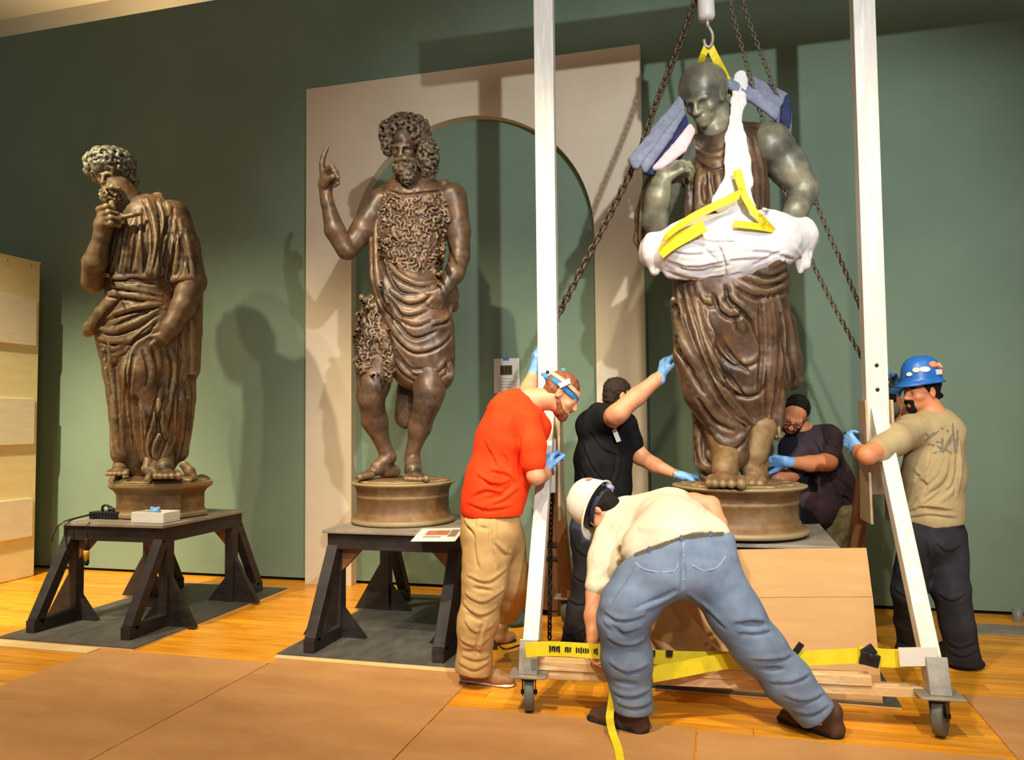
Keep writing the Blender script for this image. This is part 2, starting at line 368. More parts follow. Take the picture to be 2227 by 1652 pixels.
class Sdf:
    def __init__(s, h=.009): s.h = h; s.ops = []
    # ---- primitives (world metres)
    def cone(s, a, b, ra, rb, k=.02, n=None, fl=1., sub=0):
        a, b = np.array(a, float), np.array(b, float); R = max(ra, rb)
        s.ops.append(('cone', np.minimum(a, b)-R, np.maximum(a, b)+R, k, sub, (a, b, ra, rb, None if n is None else unit(n), fl)))
    def ell(s, c, r, ax=None, k=.02, sub=0):
        c = np.array(c, float); R = max(r); ax = np.eye(3) if ax is None else np.array(ax, float)
        s.ops.append(('ell', c-R, c+R, k, sub, (c, np.array(r, float), ax)))
    def rbox(s, c, half, ax=None, rd=.01, k=.01, sub=0):
        c = np.array(c, float); R = float(np.linalg.norm(half)); ax = np.eye(3) if ax is None else np.array(ax, float)
        s.ops.append(('box', c-R, c+R, k, sub, (c, np.array(half, float), ax, rd)))
    def cut(s, p, n, k=.004): s.ops.append(('cut', None, None, k, 0, (np.array(p, float), unit(n))))
    def noise(s, amp, fr, kind='n', lo=None, hi=None, off=0.): s.ops.append(('noise', lo, hi, 0, 0, (amp, fr, kind, off)))
    def fold(s, fig, pts, r, k=.012, sub=0, sink=.3, step=5., gv=0.):
        s.ops.append(('fold', None, None, k, sub, (fig, pts, r, sink, step)))
        if gv and not sub:          # a hollow along each flank of the fold
            q = crom([tuple(p[:2])+(0,) for p in pts], 8.)[:, :2]; t = np.gradient(q, axis=0); t /= np.linalg.norm(t, axis=1)[:, None]+1e-9; nn = np.stack([-t[:, 1], t[:, 0]], 1)
            for sg in ((-1, 1) if gv > .5 else (1,)): s.ops.append(('fold', None, None, k*.8, 1, (fig, [tuple(v) for v in (q+nn*sg*1.25*r*FPX/fig.D)], r*gv, sink, step)))
    def shrink(s, d): s.ops.append(('shrink', None, None, 0, 0, (d,)))
    # ---- evaluate
    def _d(s, kind, a, X, Y, Z):
        if kind == 'cone':
            p, q, ra, rb, n, fl = a; ba = q-p; L2 = float(ba@ba)+1e-12
            dx, dy, dz = X-p[0], Y-p[1], Z-p[2]
            t = np.clip((dx*ba[0]+dy*ba[1]+dz*ba[2])/L2, 0, 1)
            dx, dy, dz = dx-t*ba[0], dy-t*ba[1], dz-t*ba[2]
            if n is not None:
                c = (dx*n[0]+dy*n[1]+dz*n[2])*(1/fl-1); dx, dy, dz = dx+c*n[0], dy+c*n[1], dz+c*n[2]
            return np.sqrt(dx*dx+dy*dy+dz*dz)-(ra+(rb-ra)*t)
        if kind == 'ell':
            c, r, ax = a; dx, dy, dz = X-c[0], Y-c[1], Z-c[2]; q0 = 0; q1 = 0
            for i in range(3):
                u = dx*ax[i][0]+dy*ax[i][1]+dz*ax[i][2]; q0 = q0+(u/r[i])**2; q1 = q1+(u/r[i]**2)**2
            q0 = np.sqrt(q0); return q0*(q0-1)/np.sqrt(q1+1e-12)
        c, hf, ax, rd = a; dx, dy, dz = X-c[0], Y-c[1], Z-c[2]; o = 0; m = -9.
        for i in range(3):
            u = np.abs(dx*ax[i][0]+dy*ax[i][1]+dz*ax[i][2])-(hf[i]-rd); o = o+np.maximum(u, 0)**2; m = np.maximum(m, u)
        return np.sqrt(o)+np.minimum(m, 0)-rd
    def _apply(s, f, op):
        kind, lo, hi, k, sub, a = op; pad = k+.03
        i0 = np.maximum(((lo-pad-s.lo)/s.h).astype(int), 0); i1 = np.minimum(((hi+pad-s.lo)/s.h).astype(int)+2, f.shape)
        if np.any(i1 <= i0): return
        sl = tuple(slice(i0[j], i1[j]) for j in range(3)); X, Y, Z = s.ax[0][sl[0], None, None], s.ax[1][None, sl[1], None], s.ax[2][None, None, sl[2]]
        d = s._d(kind, a, X, Y, Z).astype(np.float32); g = f[sl]
        if sub: d = -d; h = np.maximum(k-np.abs(g-d), 0)/k; f[sl] = np.maximum(g, d)+h*h*k*.25
        else: h = np.maximum(k-np.abs(g-d), 0)/k; f[sl] = np.minimum(g, d)-h*h*k*.25
    def _run(s, f, run, k, sub):
        """one cord made of several capsules, blended into the field in one go"""
        P_ = np.array([v for a, b, _, _ in run for v in (a, b)]); R = max(max(x[2], x[3]) for x in run); pad = R+k+.02
        i0 = np.maximum(((P_.min(0)-pad-s.lo)/s.h).astype(int), 0); i1 = np.minimum(((P_.max(0)+pad-s.lo)/s.h).astype(int)+2, f.shape)
        if np.any(i1 <= i0): return
        g = np.full(i1-i0, .3, np.float32)
        for a, b, ra, rb in run:
            lo, hi = np.minimum(a, b)-pad, np.maximum(a, b)+pad
            j0 = np.clip(((lo-s.lo)/s.h).astype(int), i0, i1); j1 = np.clip(((hi-s.lo)/s.h).astype(int)+2, i0, i1)
            if np.any(j1 <= j0): continue
            X, Y, Z = s.ax[0][j0[0]:j1[0], None, None], s.ax[1][None, j0[1]:j1[1], None], s.ax[2][None, None, j0[2]:j1[2]]
            d = s._d('cone', (a, b, ra, rb, None, 1.), X, Y, Z).astype(np.float32); sl = tuple(slice(j0[j]-i0[j], j1[j]-i0[j]) for j in range(3)); g[sl] = np.minimum(g[sl], d)
        sl = tuple(slice(i0[j], i1[j]) for j in range(3)); v = f[sl]
        if sub: g = -g; h = np.maximum(k-np.abs(v-g), 0)/k; f[sl] = np.maximum(v, g)+h*h*k*.25
        else: h = np.maximum(k-np.abs(v-g), 0)/k; f[sl] = np.minimum(v, g)-h*h*k*.25
    def sample(s, f, p):
        q = (p-s.lo)/s.h; ok = np.all((q >= 0) & (q < np.array(f.shape)-1.001), axis=-1); q = np.where(ok[..., None], q, 0); i = q.astype(int); t = q-i; r = 0
        for a in (0, 1):
            for b in (0, 1):
                for c in (0, 1):
                    w = (t[..., 0] if a else 1-t[..., 0])*(t[..., 1] if b else 1-t[..., 1])*(t[..., 2] if c else 1-t[..., 2])
                    r = r+w*f[i[..., 0]+a, i[..., 1]+b, i[..., 2]+c]
        return np.where(ok, r, .2)
    def surf(s, f, fig, xy):
        """first point of the surface met by the line of sight through photograph points xy"""
        xy = np.array(xy, float); d = FW[None]+RT[None]*((xy[:, :1]-CXP)/FPX)+VU[None]*((CYP-xy[:, 1:2])/FPX); d = d/(d@F0)[:, None]
        t = np.arange(fig.D-.75, fig.D+.5, .006); pts = CAM+d[:, None, :]*t[None, :, None]; v = s.sample(f, pts); ins = v < 0
        has = ins.any(1); j = ins.argmax(1); return has, t[j], d
    def normal(s, f, p):
        e = s.h; g = np.stack([s.sample(f, p+np.eye(3)[j]*e)-s.sample(f, p-np.eye(3)[j]*e) for j in range(3)], -1); return g/(np.linalg.norm(g, axis=-1)[..., None]+1e-9)
    def hem(s, p, ax=(0, 0, 1), w=.13, h=.1):
        """cut a leg or sleeve off square at p; ax points up the limb"""
        A = frame(np.cross(ax, (.31, .9, .2)), ax); s.rbox(np.array(p)-A[2]*h, (w, w, h), A, .004, .004, 1)
    def field(s):
        add = [o for o in s.ops if o[0] in ('cone', 'ell', 'box') and not o[4]]
        lo = np.min([o[1] for o in add], 0)-.035; hi = np.max([o[2] for o in add], 0)+.035
        s.lo = lo; n = np.ceil((hi-lo)/s.h).astype(int)+1; s.ax = [np.float32(lo[j]+np.arange(n[j])*s.h) for j in range(3)]
        f = np.full(n, .2, np.float32)
        for op in s.ops:
            kind = op[0]
            if kind in ('cone', 'ell', 'box'): s._apply(f, op)
            elif kind == 'shrink': f += op[5][0]
            elif kind == 'cut':
                p, nn = op[5]; d = (s.ax[0]-p[0])[:, None, None]*np.float32(nn[0])+(s.ax[1]-p[1])[None, :, None]*np.float32(nn[1])+(s.ax[2]-p[2])[None, None, :]*np.float32(nn[2])
                f = np.maximum(f, d)
            elif kind == 'noise':
                amp, fr, kd, off = op[5]; lo_, hi_ = op[1], op[2]
                m = np.abs(f) < 3*s.h+amp*2
                if lo_ is not None:
                    for j in range(3):
                        sh = [1, 1, 1]; sh[j] = -1; m &= ((s.ax[j] > lo_[j]) & (s.ax[j] < hi_[j])).reshape(sh)
                ii = np.nonzero(m); X, Y, Z = (s.ax[j][ii[j]] for j in range(3)); fr = (fr,)*3 if not hasattr(fr, '__len__') else fr
                v = vnoise(X, Y, Z, fr, off)
                if kd == 'r':                       # ridged, curly
                    w = vnoise(X, Y, Z, [q*.5 for q in fr], off+3.1); v = 1-2.6*np.abs(v+.6*w)
                elif kd == 'b': v = v+.5*vnoise(X, Y, Z, [q*2.1 for q in fr], off+9)
                f[ii] -= (amp*v).astype(np.float32)
            elif kind == 'fold':
                fig, pts, r, sink, step = op[5]; q = crom(pts, step); has, t, d = s.surf(f, fig, q[:, :2])
                if q.shape[1] > 2: rr = r*q[:, 2]
                else: rr = r*np.sin(np.clip((np.arange(len(q))+.8)/len(q)*math.pi, 0, math.pi))**.5
                if len(t) > 4: t2 = np.convolve(np.pad(t, 2, 'edge'), np.ones(5)/5, 'valid')
                else: t2 = t
                run = []
                for i in range(len(q)):
                    ok = i < len(q)-1 and has[i] and has[i+1] and abs(t[i]-t[i+1]) < .07
                    if ok:
                        sk = sink*(0 if op[4] else 1); run.append((CAM+d[i]*(t2[i]+sk*rr[i]), CAM+d[i+1]*(t2[i+1]+sk*rr[i+1]), rr[i], rr[i+1]))
                    if run and (not ok or i == len(q)-1):
                        if len(run) > 3: s._run(f, run, op[3], op[4])
                        run = []
        return f
    def mesh(s, name, m, parent=None, smooth=0, **k):
        f = s.field(); h = s.h; sg = f < 0
        n = np.array(f.shape)-1; cs = [(a, b, c) for a in (0, 1) for b in (0, 1) for c in (0, 1)]
        cnt = np.zeros(n, np.int8)
        for a, b, c in cs: cnt += sg[a:a+n[0], b:b+n[1], c:c+n[2]]
        mk = (cnt > 0) & (cnt < 8); I = np.array(np.nonzero(mk)).T; idx = np.full(n, -1, np.int32); idx[mk] = np.arange(len(I))
        V = np.zeros((len(I), 3)); w = np.zeros(len(I)); fc = {c: f[I[:, 0]+c[0], I[:, 1]+c[1], I[:, 2]+c[2]] for c in cs}
        for c in cs:
            for j in range(3):
                if c[j] == 0:
                    e = list(c); e[j] = 1; fa, fb = fc[c], fc[tuple(e)]; x = (fa < 0) != (fb < 0); t = np.where(x, fa/np.where(x, fa-fb, 1), 0)
                    p = np.array(c, float)[None].repeat(len(I), 0); p[:, j] += t; V += p*x[:, None]; w += x
        V = (I+V/np.maximum(w, 1)[:, None])*h+s.lo; Q = []
        for j in range(3):
            u, v = (j+1) % 3, (j+2) % 3
            A = [slice(0, -1)]*3; B = [slice(0, -1)]*3; A[j] = slice(0, f.shape[j]-1); B[j] = slice(1, f.shape[j])
            A[u] = B[u] = slice(1, f.shape[u]-1); A[v] = B[v] = slice(1, f.shape[v]-1)
            sa, sb = sg[tuple(A)], sg[tuple(B)]; E = np.array(np.nonzero(sa != sb)).T
            if not len(E): continue
            inside = sa[E[:, 0], E[:, 1], E[:, 2]]; E[:, u] += 1; E[:, v] += 1; q = []
            for du, dv in ((-1, -1), (0, -1), (0, 0), (-1, 0)):
                c = E.copy(); c[:, u] += du; c[:, v] += dv; q.append(idx[c[:, 0], c[:, 1], c[:, 2]])
            q = np.array(q).T; q[~inside] = q[~inside][:, ::-1]; Q.append(q)
        Q = np.vstack(Q); Q = Q[(Q >= 0).all(1)]
        for _ in range(smooth):
            acc = np.zeros_like(V); ct = np.zeros(len(V))
            for a, b in ((0, 1), (1, 2), (2, 3), (3, 0)):
                np.add.at(acc, Q[:, a], V[Q[:, b]]); np.add.at(ct, Q[:, a], 1)
            V = V*.5+.5*acc/np.maximum(ct, 1)[:, None]
        off = V.mean(0) if parent is None else np.zeros(3)
        me = bpy.data.meshes.new(name); me.vertices.add(len(V)); me.vertices.foreach_set('co', (V-off).astype(np.float32).ravel())
        me.loops.add(len(Q)*4); me.loops.foreach_set('vertex_index', Q.astype(np.int32).ravel()); me.polygons.add(len(Q))
        me.polygons.foreach_set('loop_start', np.arange(0, len(Q)*4, 4, dtype=np.int32)); me.polygons.foreach_set('loop_total', np.full(len(Q), 4, np.int32))
        me.polygons.foreach_set('use_smooth', np.ones(len(Q), bool)); me.update(calc_edges=True); me.validate()
        o = link(name, me, m, parent, **k)
        if parent is None: o.location = off
        return o

class Fig:
    """A figure standing at horizontal distance D: points are given where the photograph shows them, d metres nearer than D."""
    def __init__(s, D): s.D = D
    def p(s, x, y, d=0.): return P(x, y, s.D-d)
    def r(s, px, d=0.): return px*(s.D-d)/FPX
    def c(s, S, a, b, k=.02, fl=1., n=None, sub=0):      # a, b = (x, y, d, radius in px)
        S.cone(s.p(*a[:3]), s.p(*b[:3]), s.r(a[3], a[2]), s.r(b[3], b[2]), k, (F0 if n is None else n) if fl != 1 else None, fl, sub)
    def ch(s, S, pts, k=.02, fl=1., n=None, sub=0):
        for a, b in zip(pts[:-1], pts[1:]): s.c(S, a, b, k, fl, n, sub)
    def e(s, S, x, y, d, rx, ry, rd=None, k=.02, sub=0, rot=0.):   # ellipsoid facing the viewer, rx/ry in px, rd depth radius px
        a = math.radians(rot); e1 = R0*math.cos(a)+U0*math.sin(a); e2 = -R0*math.sin(a)+U0*math.cos(a)
        S.ell(s.p(x, y, d), (s.r(rx, d), s.r(ry, d), s.r(rd if rd else rx, d)), (e1, e2, F0), k, sub)

def frame(fwd, up):
    f = unit(fwd); u = np.array(up, float); u = unit(u-f*(u@f)); return np.cross(f, u), f, u      # side, forward, up

def head(S, c, fwd, up, sc=1., k=.012, ears=True, eyes=True, nose=1., lips=1.):
    A = frame(fwd, up); c = np.array(c, float)
    q = lambda x, y, z: c+(A[0]*x+A[1]*y+A[2]*z)*sc
    E = lambda p, r, kk=.012, sub=0: S.ell(q(*p), [v*sc for v in r], A, kk*sc, sub)
    Cn = lambda a, b, ra, rb, kk=.01, sub=0: S.cone(q(*a), q(*b), ra*sc, rb*sc, kk*sc, None, 1., sub)
    E((0, -.014, .034), (.076, .094, .082)); E((0, .03, -.03), (.060, .062, .072), .03); E((0, .045, -.075), (.046, .044, .034), .02); E((0, .074, -.096), (.022, .02, .018), .02)
    for x in (-1, 1):
        E((x*.042, .06, -.028), (.022, .022, .02), .02); Cn((x*.018, .086, .017), (x*.044, .074, .016), .008, .007, .022)
        E((x*.032, .098, .0), (.017, .016, .011), .012, 1)
        if eyes: E((x*.032, .079, -.001), (.0135, .0135, .0125), .003)
        E((x*.013, .104, -.036), (.010, .012, .008), .006)
        if ears: E((x*.077, -.012, -.008), (.011, .019, .032), .006); E((x*.088, -.004, -.006), (.008, .010, .018), .004, 1)
    Cn((0, .090, .012), (0, .112*nose, -.030), .009, .012, .012); E((0, .113*nose, -.033), (.013, .011, .010), .008)
    Cn((-.018, .090, -.060), (.018, .090, -.060), .0075, .0075, .008); Cn((-.015, .089, -.074), (.015, .089, -.074), .008, .008, .008)
    if lips: Cn((-.02, .099, -.067), (.02, .099, -.067), .003, .003, .004, 1)
    return q, A

def hair_cap(S, c, fwd, up, sc=1., rough=.004, fr=45, low=0., r=(.084, .102, .09)):
    A = frame(fwd, up); c = np.array(c, float); q = lambda x, y, z: c+(A[0]*x+A[1]*y+A[2]*z)*sc
    S.ell(q(0, -.022, .040), [v*sc for v in r], A, .01); S.ell(q(0, -.05, -.01), (.066*sc, .06*sc, (.06+low)*sc), A, .02)
    S.noise(rough, fr, 'b'); S.cut(q(0, .062, .058), A[1]*.78-A[2]*.62, .006)
    return q, A

def hand(S, wrist, dirn, palm, L=.185, curl=(.5, .6, .4), thumb=1, spread=.12, k=.006, rs=1., tcurl=.3):
    """palm = direction the palm looks; thumb = +1 / -1 picks the side it grows on"""
    F = unit(dirn); N = unit(np.array(palm, float)-F*(np.array(palm, float)@F)); T = np.cross(F, N)*thumb; w = np.array(wrist, float); u = L/.185
    kn = []
    for i in range(4):
        sx = (.034, .0115, -.011, -.032)[i]; base = w+(F*.012+T*sx*.55)*u; kk = w+(F*(.088, .094, .09, .08)[i]+T*sx-N*.002)*u; kn.append(kk)
        S.cone(base, kk, .0145*u*rs, .0125*u*rs, .014*u)
    S.cone(w-F*.02*u, w+F*.03*u, .024*u*rs, .026*u*rs, .015*u, N, .72)
    for i in range(4):
        ln = (.044, .050, .046, .036)[i]*u; a = 0.; p = kn[i]; sp = (spread, spread*.3, -spread*.35, -spread)[i]; r = (.0102, .0105, .0100, .0090)[i]*u*rs
        b0 = unit(F+T*sp)
        for j in range(3):
            a += curl[j]*(1+.08*i); d = b0*math.cos(a)+N*math.sin(a); q = p+d*ln*(1, .62, .5)[j]; r2 = r*.92
            S.cone(p, q, r, r2, k*(1.2 if j == 0 else .5)); p, r = q, r2
    b = w+(F*.022+T*.026)*u; d = unit(F*.62+T*.72+N*.25); m = b+d*.045*u; S.cone(b, m, .0155*u*rs, .0125*u*rs, .012*u)
    d2 = unit(F*.85+T*(.45-tcurl)+N*(.25+tcurl)); t = m+d2*.034*u; S.cone(m, t, .012*u*rs, .0105*u*rs, .004*u); S.cone(t, t+unit(d2+N*.2*tcurl)*.026*u, .0105*u*rs, .0085*u*rs, .003*u)
    return F, N, T

def foot(S, ankle, toe, ra, L=None, k=.012, toes=True, up=(0, 0, 1)):
    """bare foot from ankle to toe tip (world points on the ground side)"""
    a, t = np.array(ankle, float), np.array(toe, float); d = t-a; d[2] = 0; L = np.linalg.norm(d); d = unit(d); sd = np.cross(d, U0)
    z = t[2]; S.cone(a, a+d*.35*L-U0*(a[2]-z)*.45, ra, ra*.95, .02); S.cone(a-d*.16*L-U0*(a[2]-z-ra*.8), a+d*.1*L-U0*(a[2]-z-ra*.9), ra*.85, ra*.9, .02)
    S.cone(a+d*.2*L-U0*(a[2]-z)*.5, a+d*.72*L-U0*(a[2]-z-ra*.55), ra*.95, ra*.62, .02, U0, .8)
    for i in range(5):
        s_ = (-.95, -.4, .05, .45, .8)[i]*ra*1.15; b = a+d*.66*L+sd*s_; b[2] = z+ra*.5; e = a+d*(1., 1.0, .97, .93, .88)[i]*L+sd*s_*1.12; e[2] = z+ra*.33
        S.cone(b, e, ra*.44, ra*(.38 if i == 0 else .31), .016)
def shoe(S, heel, toe, w=.047, h=.075, k=.02):
    a, b = np.array(heel, float), np.array(toe, float); d = unit(b-a); L = np.linalg.norm(b-a); z = a*0; up = U0
    S.cone(a+up*.045+d*.03, a+up*h+d*.03, w*.92, w*.85, .02); S.cone(a+up*.032+d*.02, b-d*.075+up*.034, w*.85, w, .02, U0, .8); S.cone(b-d*.10+up*.036, b-d*.03+up*.03, w*1.02, w*.78, .02, U0, .8)
    S.cone(a+up*(h)+d*.04, b-d*.11+up*.055, w*.8, w*.7, .03)
    S.cut(a+up*.004, (0, 0, -1))

# ================================================================== GANTRY
EA = np.array([.9969, .0787, 0]); ED = np.array([-.0787, .9969, 0])       # along its beams, and away from the viewer
FL_, FR_ = np.array([-.985, 3.89, 0]), np.array([.915, 4.035, 0])
PL_, PR_ = FL_+ED*.86, FR_+ED*.90
HB_ = 4.335
def gantry():
    g = empty('gantry_hoist_frame', tuple((PL_+PR_)/2), label='whitewashed timber gantry frame on casters straddling the strapped statue', cat='gantry')
    u = np.array([0, 0, 1.])
    for Pp, Ff in ((PL_, FL_), (PR_, FR_)):
        beam('upright', Pp+u*1.02, Pp+u*HB_, .122, .10, M['post'], g, EA, .004)
        for s_ in (-1, 1):
            q = Pp+EA*.062*s_; b = MB(); b.prism([q+ED*-.075+u*1.56, q+ED*.075+u*1.56, q+ED*.125+u*.86, q-ED*.125+u*.86], EA*.014*s_); b.build('gusset', M['gusset'], g, .002)
        Bk = Pp*2-Ff
        beam('front_leg', Pp+u*1.50-ED*.03, Ff+u*.20+ED*.02, .082, .075, M['post'], g, EA, .004)
        beam('rear_leg', Pp+u*1.50+ED*.03, Bk+u*.20-ED*.02, .082, .075, M['rearleg'], g, EA, .004)
        # bolts through the upright
        for z in (1.62, 1.76):
            b = MB(); b.lathe(Pp+u*z-ED*.05, [(.011, -.004), (.011, .004), (.004, .006)], 10, -ED); b.build('bolt', M['darksteel'], g)
        for foot_, sg in ((Ff, -1), (Bk, 1)):
            br = MB(); c = foot_; z = .185
            br.quad([c+EA*x+ED*y+u*zz for zz in (z, z+.012) for x, y in ((-.095, -.075), (.095, -.075), (.095, .075), (-.095, .075))], [(3, 2, 1, 0), (4, 5, 6, 7), (0, 1, 5, 4), (1, 2, 6, 5), (2, 3, 7, 6), (3, 0, 4, 7)])
            br.beam(c+u*z, c+u*(z+.16)-ED*sg*.05, .094, .088, EA)
            br.build('foot_bracket', M['steel'], g, .003)
            ang = (.15 if foot_ is FL_ else -.5); ax = EA*math.cos(ang)+ED*math.sin(ang); fd = np.cross(u, ax)
            cs = MB(); w0 = c+u*.094+fd*.02
            for s_ in (-1, 1):
                cs.prism([c+ax*.03*s_+u*.18-fd*.05, c+ax*.03*s_+u*.18+fd*.05, w0+ax*.03*s_+fd*.025-u*.015, w0+ax*.03*s_-fd*.025-u*.015], ax*.005*s_)
            cs.lathe(c+u*.165, [(.045, 0), (.05, .008), (.05, .02)], 20); cs.lathe(w0-ax*.042, [(.012, 0), (.012, .084)], 10, ax)
            ca = cs.build('caster_fork', M['darksteel'], g)
            wh = MB(); wh.lathe(w0-ax*.024, [(.05, .004), (.078, .002), (.088, 0), (.0925, .008), (.0925, .040), (.088, .048), (.078, .046), (.05, .044)], 36, ax); wh.build('caster_wheel', M['tyre'], ca)
    # cross timbers low at the front
    a0 = FL_-EA*.0+ED*.075; z1 = .222
    beam('cross_timber', a0+EA*.045+u*z1, a0+EA*1.63+u*z1, .045, .085, M['lumber'], g, u)
    beam('cross_timber', a0+EA*.045+u*(z1-.047)+ED*.01, a0+EA*1.86+u*(z1-.047)+ED*.01, .045, .085, M['lumber'], g, u)
    beam('rear_cross_timber', PL_*2-FL_+u*.23-ED*.08, PR_*2-FR_+u*.23-ED*.08, .09, .045, M['rearleg'], g, u)
    beam('top_beam', PL_-EA*.45+u*(HB_+.172), PR_+EA*1.5+u*(HB_+.172), .345, .14, M['post'], g, u, .004)
    return g
GAN = gantry()

def chain(pts, pitch, r, wd, m, label, name='chain', group=None):
    """interlocking links along a line, every link a part of its own; the links share one mesh"""
    p = crom(pts, .02); seg = np.linalg.norm(np.diff(p, axis=0), axis=1); cum = np.concatenate([[0], np.cumsum(seg)]); n = int(cum[-1]/pitch)
    b = MB(); L = pitch*.5+r*.9
    b.tube([(wd*math.sin(t)*(.9 if True else 1), 0, (L-wd)*(1 if math.cos(t) > 0 else -1)+wd*math.cos(t)) for t in np.arange(10)*2*math.pi/10], r, 5, True)
    root = empty(name, tuple(p[-1]), label=label, cat='chain', group=group)
    me = None
    for i in range(n+1):
        s_ = i*pitch; q = np.array([np.interp(s_, cum, p[:, j]) for j in range(3)]); q2 = np.array([np.interp(min(s_+.02, cum[-1]), cum, p[:, j]) for j in range(3)]); q1 = np.array([np.interp(max(s_-.02, 0), cum, p[:, j]) for j in range(3)])
        t = Vector(q2-q1).normalized()
        if me is None:
            o = b.build('link', m, root); me = o.data
        else:
            o = bpy.data.objects.new('link', me); COL.objects.link(o); o.parent = root; o.matrix_parent_inverse = world_of(root).inverted()
        o.location = q; o.rotation_mode = 'QUATERNION'
        from mathutils import Quaternion
        o.rotation_quaternion = t.to_track_quat('Z', 'Y') @ Quaternion((0, 0, 1), math.radians(45+90*(i % 2)))
    return root
HD = 4.72
hook_top = P(1536, -60, HD)
BZ = HB_-.01
top = np.array([hook_top[0], hook_top[1]+.0, BZ])
chain([P(1540, -190, HD+.05)]+[P(1512, 0, HD+.05), P(1424, 232, HD+.05), P(1372, 372, HD+.07), P(1222, 668, HD+.22), P(1168, 778, HD+.29)], .042, .0085, .020, M['chain'], 'thick rusty chain slanting from the hoist to the red-shirted man')
chain([P(1575, -150, HD+.1), P(1588, 0, HD+.1), P(1632, 168, HD+.12), P(1700, 395, HD+.14), P(1762, 560, HD+.15), P(1866, 762, HD+.12), P(1935, 870, HD+.10)], .030, .005, .0125, M['chain2'], 'thin chain falling from the hoist, the inner of the two behind the strapped statue')
chain([P(1603, -150, HD+.14), P(1616, 0, HD+.14), P(1676, 172, HD+.16), P(1775, 440, HD+.18), P(1852, 622, HD+.17), P(1938, 838, HD+.12)], .030, .005, .0125, M['chain2'], 'thin chain falling from the hoist, the outer one reaching the man in the blue helmet')
chain([P(1200, 1060, 4.98), P(1197, 1200, 4.98), P(1195, 1388, 4.98)], .032, .006, .013, M['darksteel'], 'dark chain hanging straight down beside the left front leg of the gantry')
def hoist():
    r = empty('chain_hoist_block', tuple(P(1537, 25, HD)), label='pale grey hoist block with steel hook above the bald statue', cat='hoist')
    a, b_ = P(1531, -60, HD), P(1537, 44, HD); ax = b_-a; Lh = np.linalg.norm(ax)
    m = MB(); m.lathe(a, [(.03, 0), (.048, .01), (.048, Lh*.55), (.052, Lh*.6), (.052, Lh*.93), (.04, Lh)], 20, ax); m.build('housing', M['post'], r)
    m = MB(); m.tube([P(1537, 40, HD), P(1540, 60, HD)], .012, 8)
    m.tube(crom([P(1541, 58, HD), P(1549, 74, HD), P(1549, 92, HD), P(1541, 103, HD), P(1533, 97, HD), P(1531, 86, HD)], .01), [.013]*1+[.012]*0 if False else .011, 8); m.build('hook', M['steel'], r)
    m = MB(); m.tube([P(1528, -120, HD), P(1531, -50, HD)], .02, 8); m.tube([P(1560, -160, HD), P(1512, -160, HD)], .03, 8); m.build('suspension', M['darksteel'], r)
hoist()

def strap(name, pts, wid, label, m='yellow', parent=None, side=None, th=.004, cat='strap', **k):
    """pts = world points; strap lies with its width along `side`"""
    b = MB(); p = crom(pts, .03); b.ribbon(p, wid, th, side if side is not None else (0, 0, 1.))
    if parent is None: return b.build(name, M[m], off=tuple(p[len(p)//2]), label=label, cat=cat, **k)
    return b.build(name, M[m], parent, **k)
# lashing on the front cross timbers
def lashing():
    u = np.array([0, 0, 1.]); a = FL_+ED*.03; z = .287
    r = empty('lashing_strap', tuple(a+u*z), label='yellow ratchet strap with black print lashed along the low front timbers', cat='strap')
    f0 = P(1141, 1413, 3.93); 
    pts = [P(1143, 1413, 3.93), P(1200, 1410, 3.90), P(1310, 1417, 3.84), P(1420, 1428, 3.84), P(1520, 1432, 3.86), P(1640, 1432, 3.86), P(1740, 1431, 3.84), P(1890, 1424, 3.79)]
    strap('webbing', pts, [.075]*8 if False else .07, None, parent=r)
    strap('webbing_end', [P(1868, 1424, 3.78), P(1940, 1431, 3.745), P(2040, 1428, 3.70)], .085, None, parent=r)
    strap('webbing_tail', [P(1418, 1466, 3.80), P(1480, 1455, 3.80), P(1560, 1440, 3.82), P(1650, 1430, 3.83)], .075, None, parent=r)
    b = MB(); b.beam(P(1955, 1428, 3.70), P(2038, 1427, 3.672), .085, .006, u); b.build('white_label', M['paper'], r)
    b = MB(); c = P(1892, 1424, 3.76)
    b.beam(c-EA*.045-u*.01, c+EA*.04-u*.03, .06, .02, u); b.beam(c-EA*.03+u*.0, c+EA*.02+u*.035, .05, .014, u); b.lathe(c-ED*.03, [(.014, 0), (.014, .06)], 10, ED); b.build('ratchet', M['blacktool'], r, .003)
    b = MB(); c = P(1737, 1412, 3.83); b.beam(c-EA*.02-u*.02, c+EA*.015+u*.03, .03, .008, u); b.build('hook', M['darksteel'], r, .002)
    # faded black print on the webbing
    pr = MB(); x = 1196
    for gi, gn in enumerate((5, 3, 6, 2, 5)):
        for j in range(gn):
            h = (7, 5, 6, 5)[(gi+j) % 4]; D = np.interp(x, [1143, 1200, 1310], [3.93, 3.90, 3.84])-.006
            y = np.interp(x, [1143, 1200, 1310, 1420], [1413, 1410, 1417, 1428])
            pr.beam(P(x, y-h, D), P(x, y+h, D), .008, .0015, EA); x += 5
            if (gi+j) % 2: pr.beam(P(x-5, y-h+1, D), P(x-2, y-h+1, D), .006, .0015, u)
        x += 9
    pr.build('print', M['blacktool'], r, kind='stuff')
    blk = MB()
    for x in (1418, 1456): blk.beam(P(x-7, 1420, 3.83), P(x+7, 1421, 3.83), .03, .006, u)
    blk.build('buckle', M['blacktool'], r)
lashing()
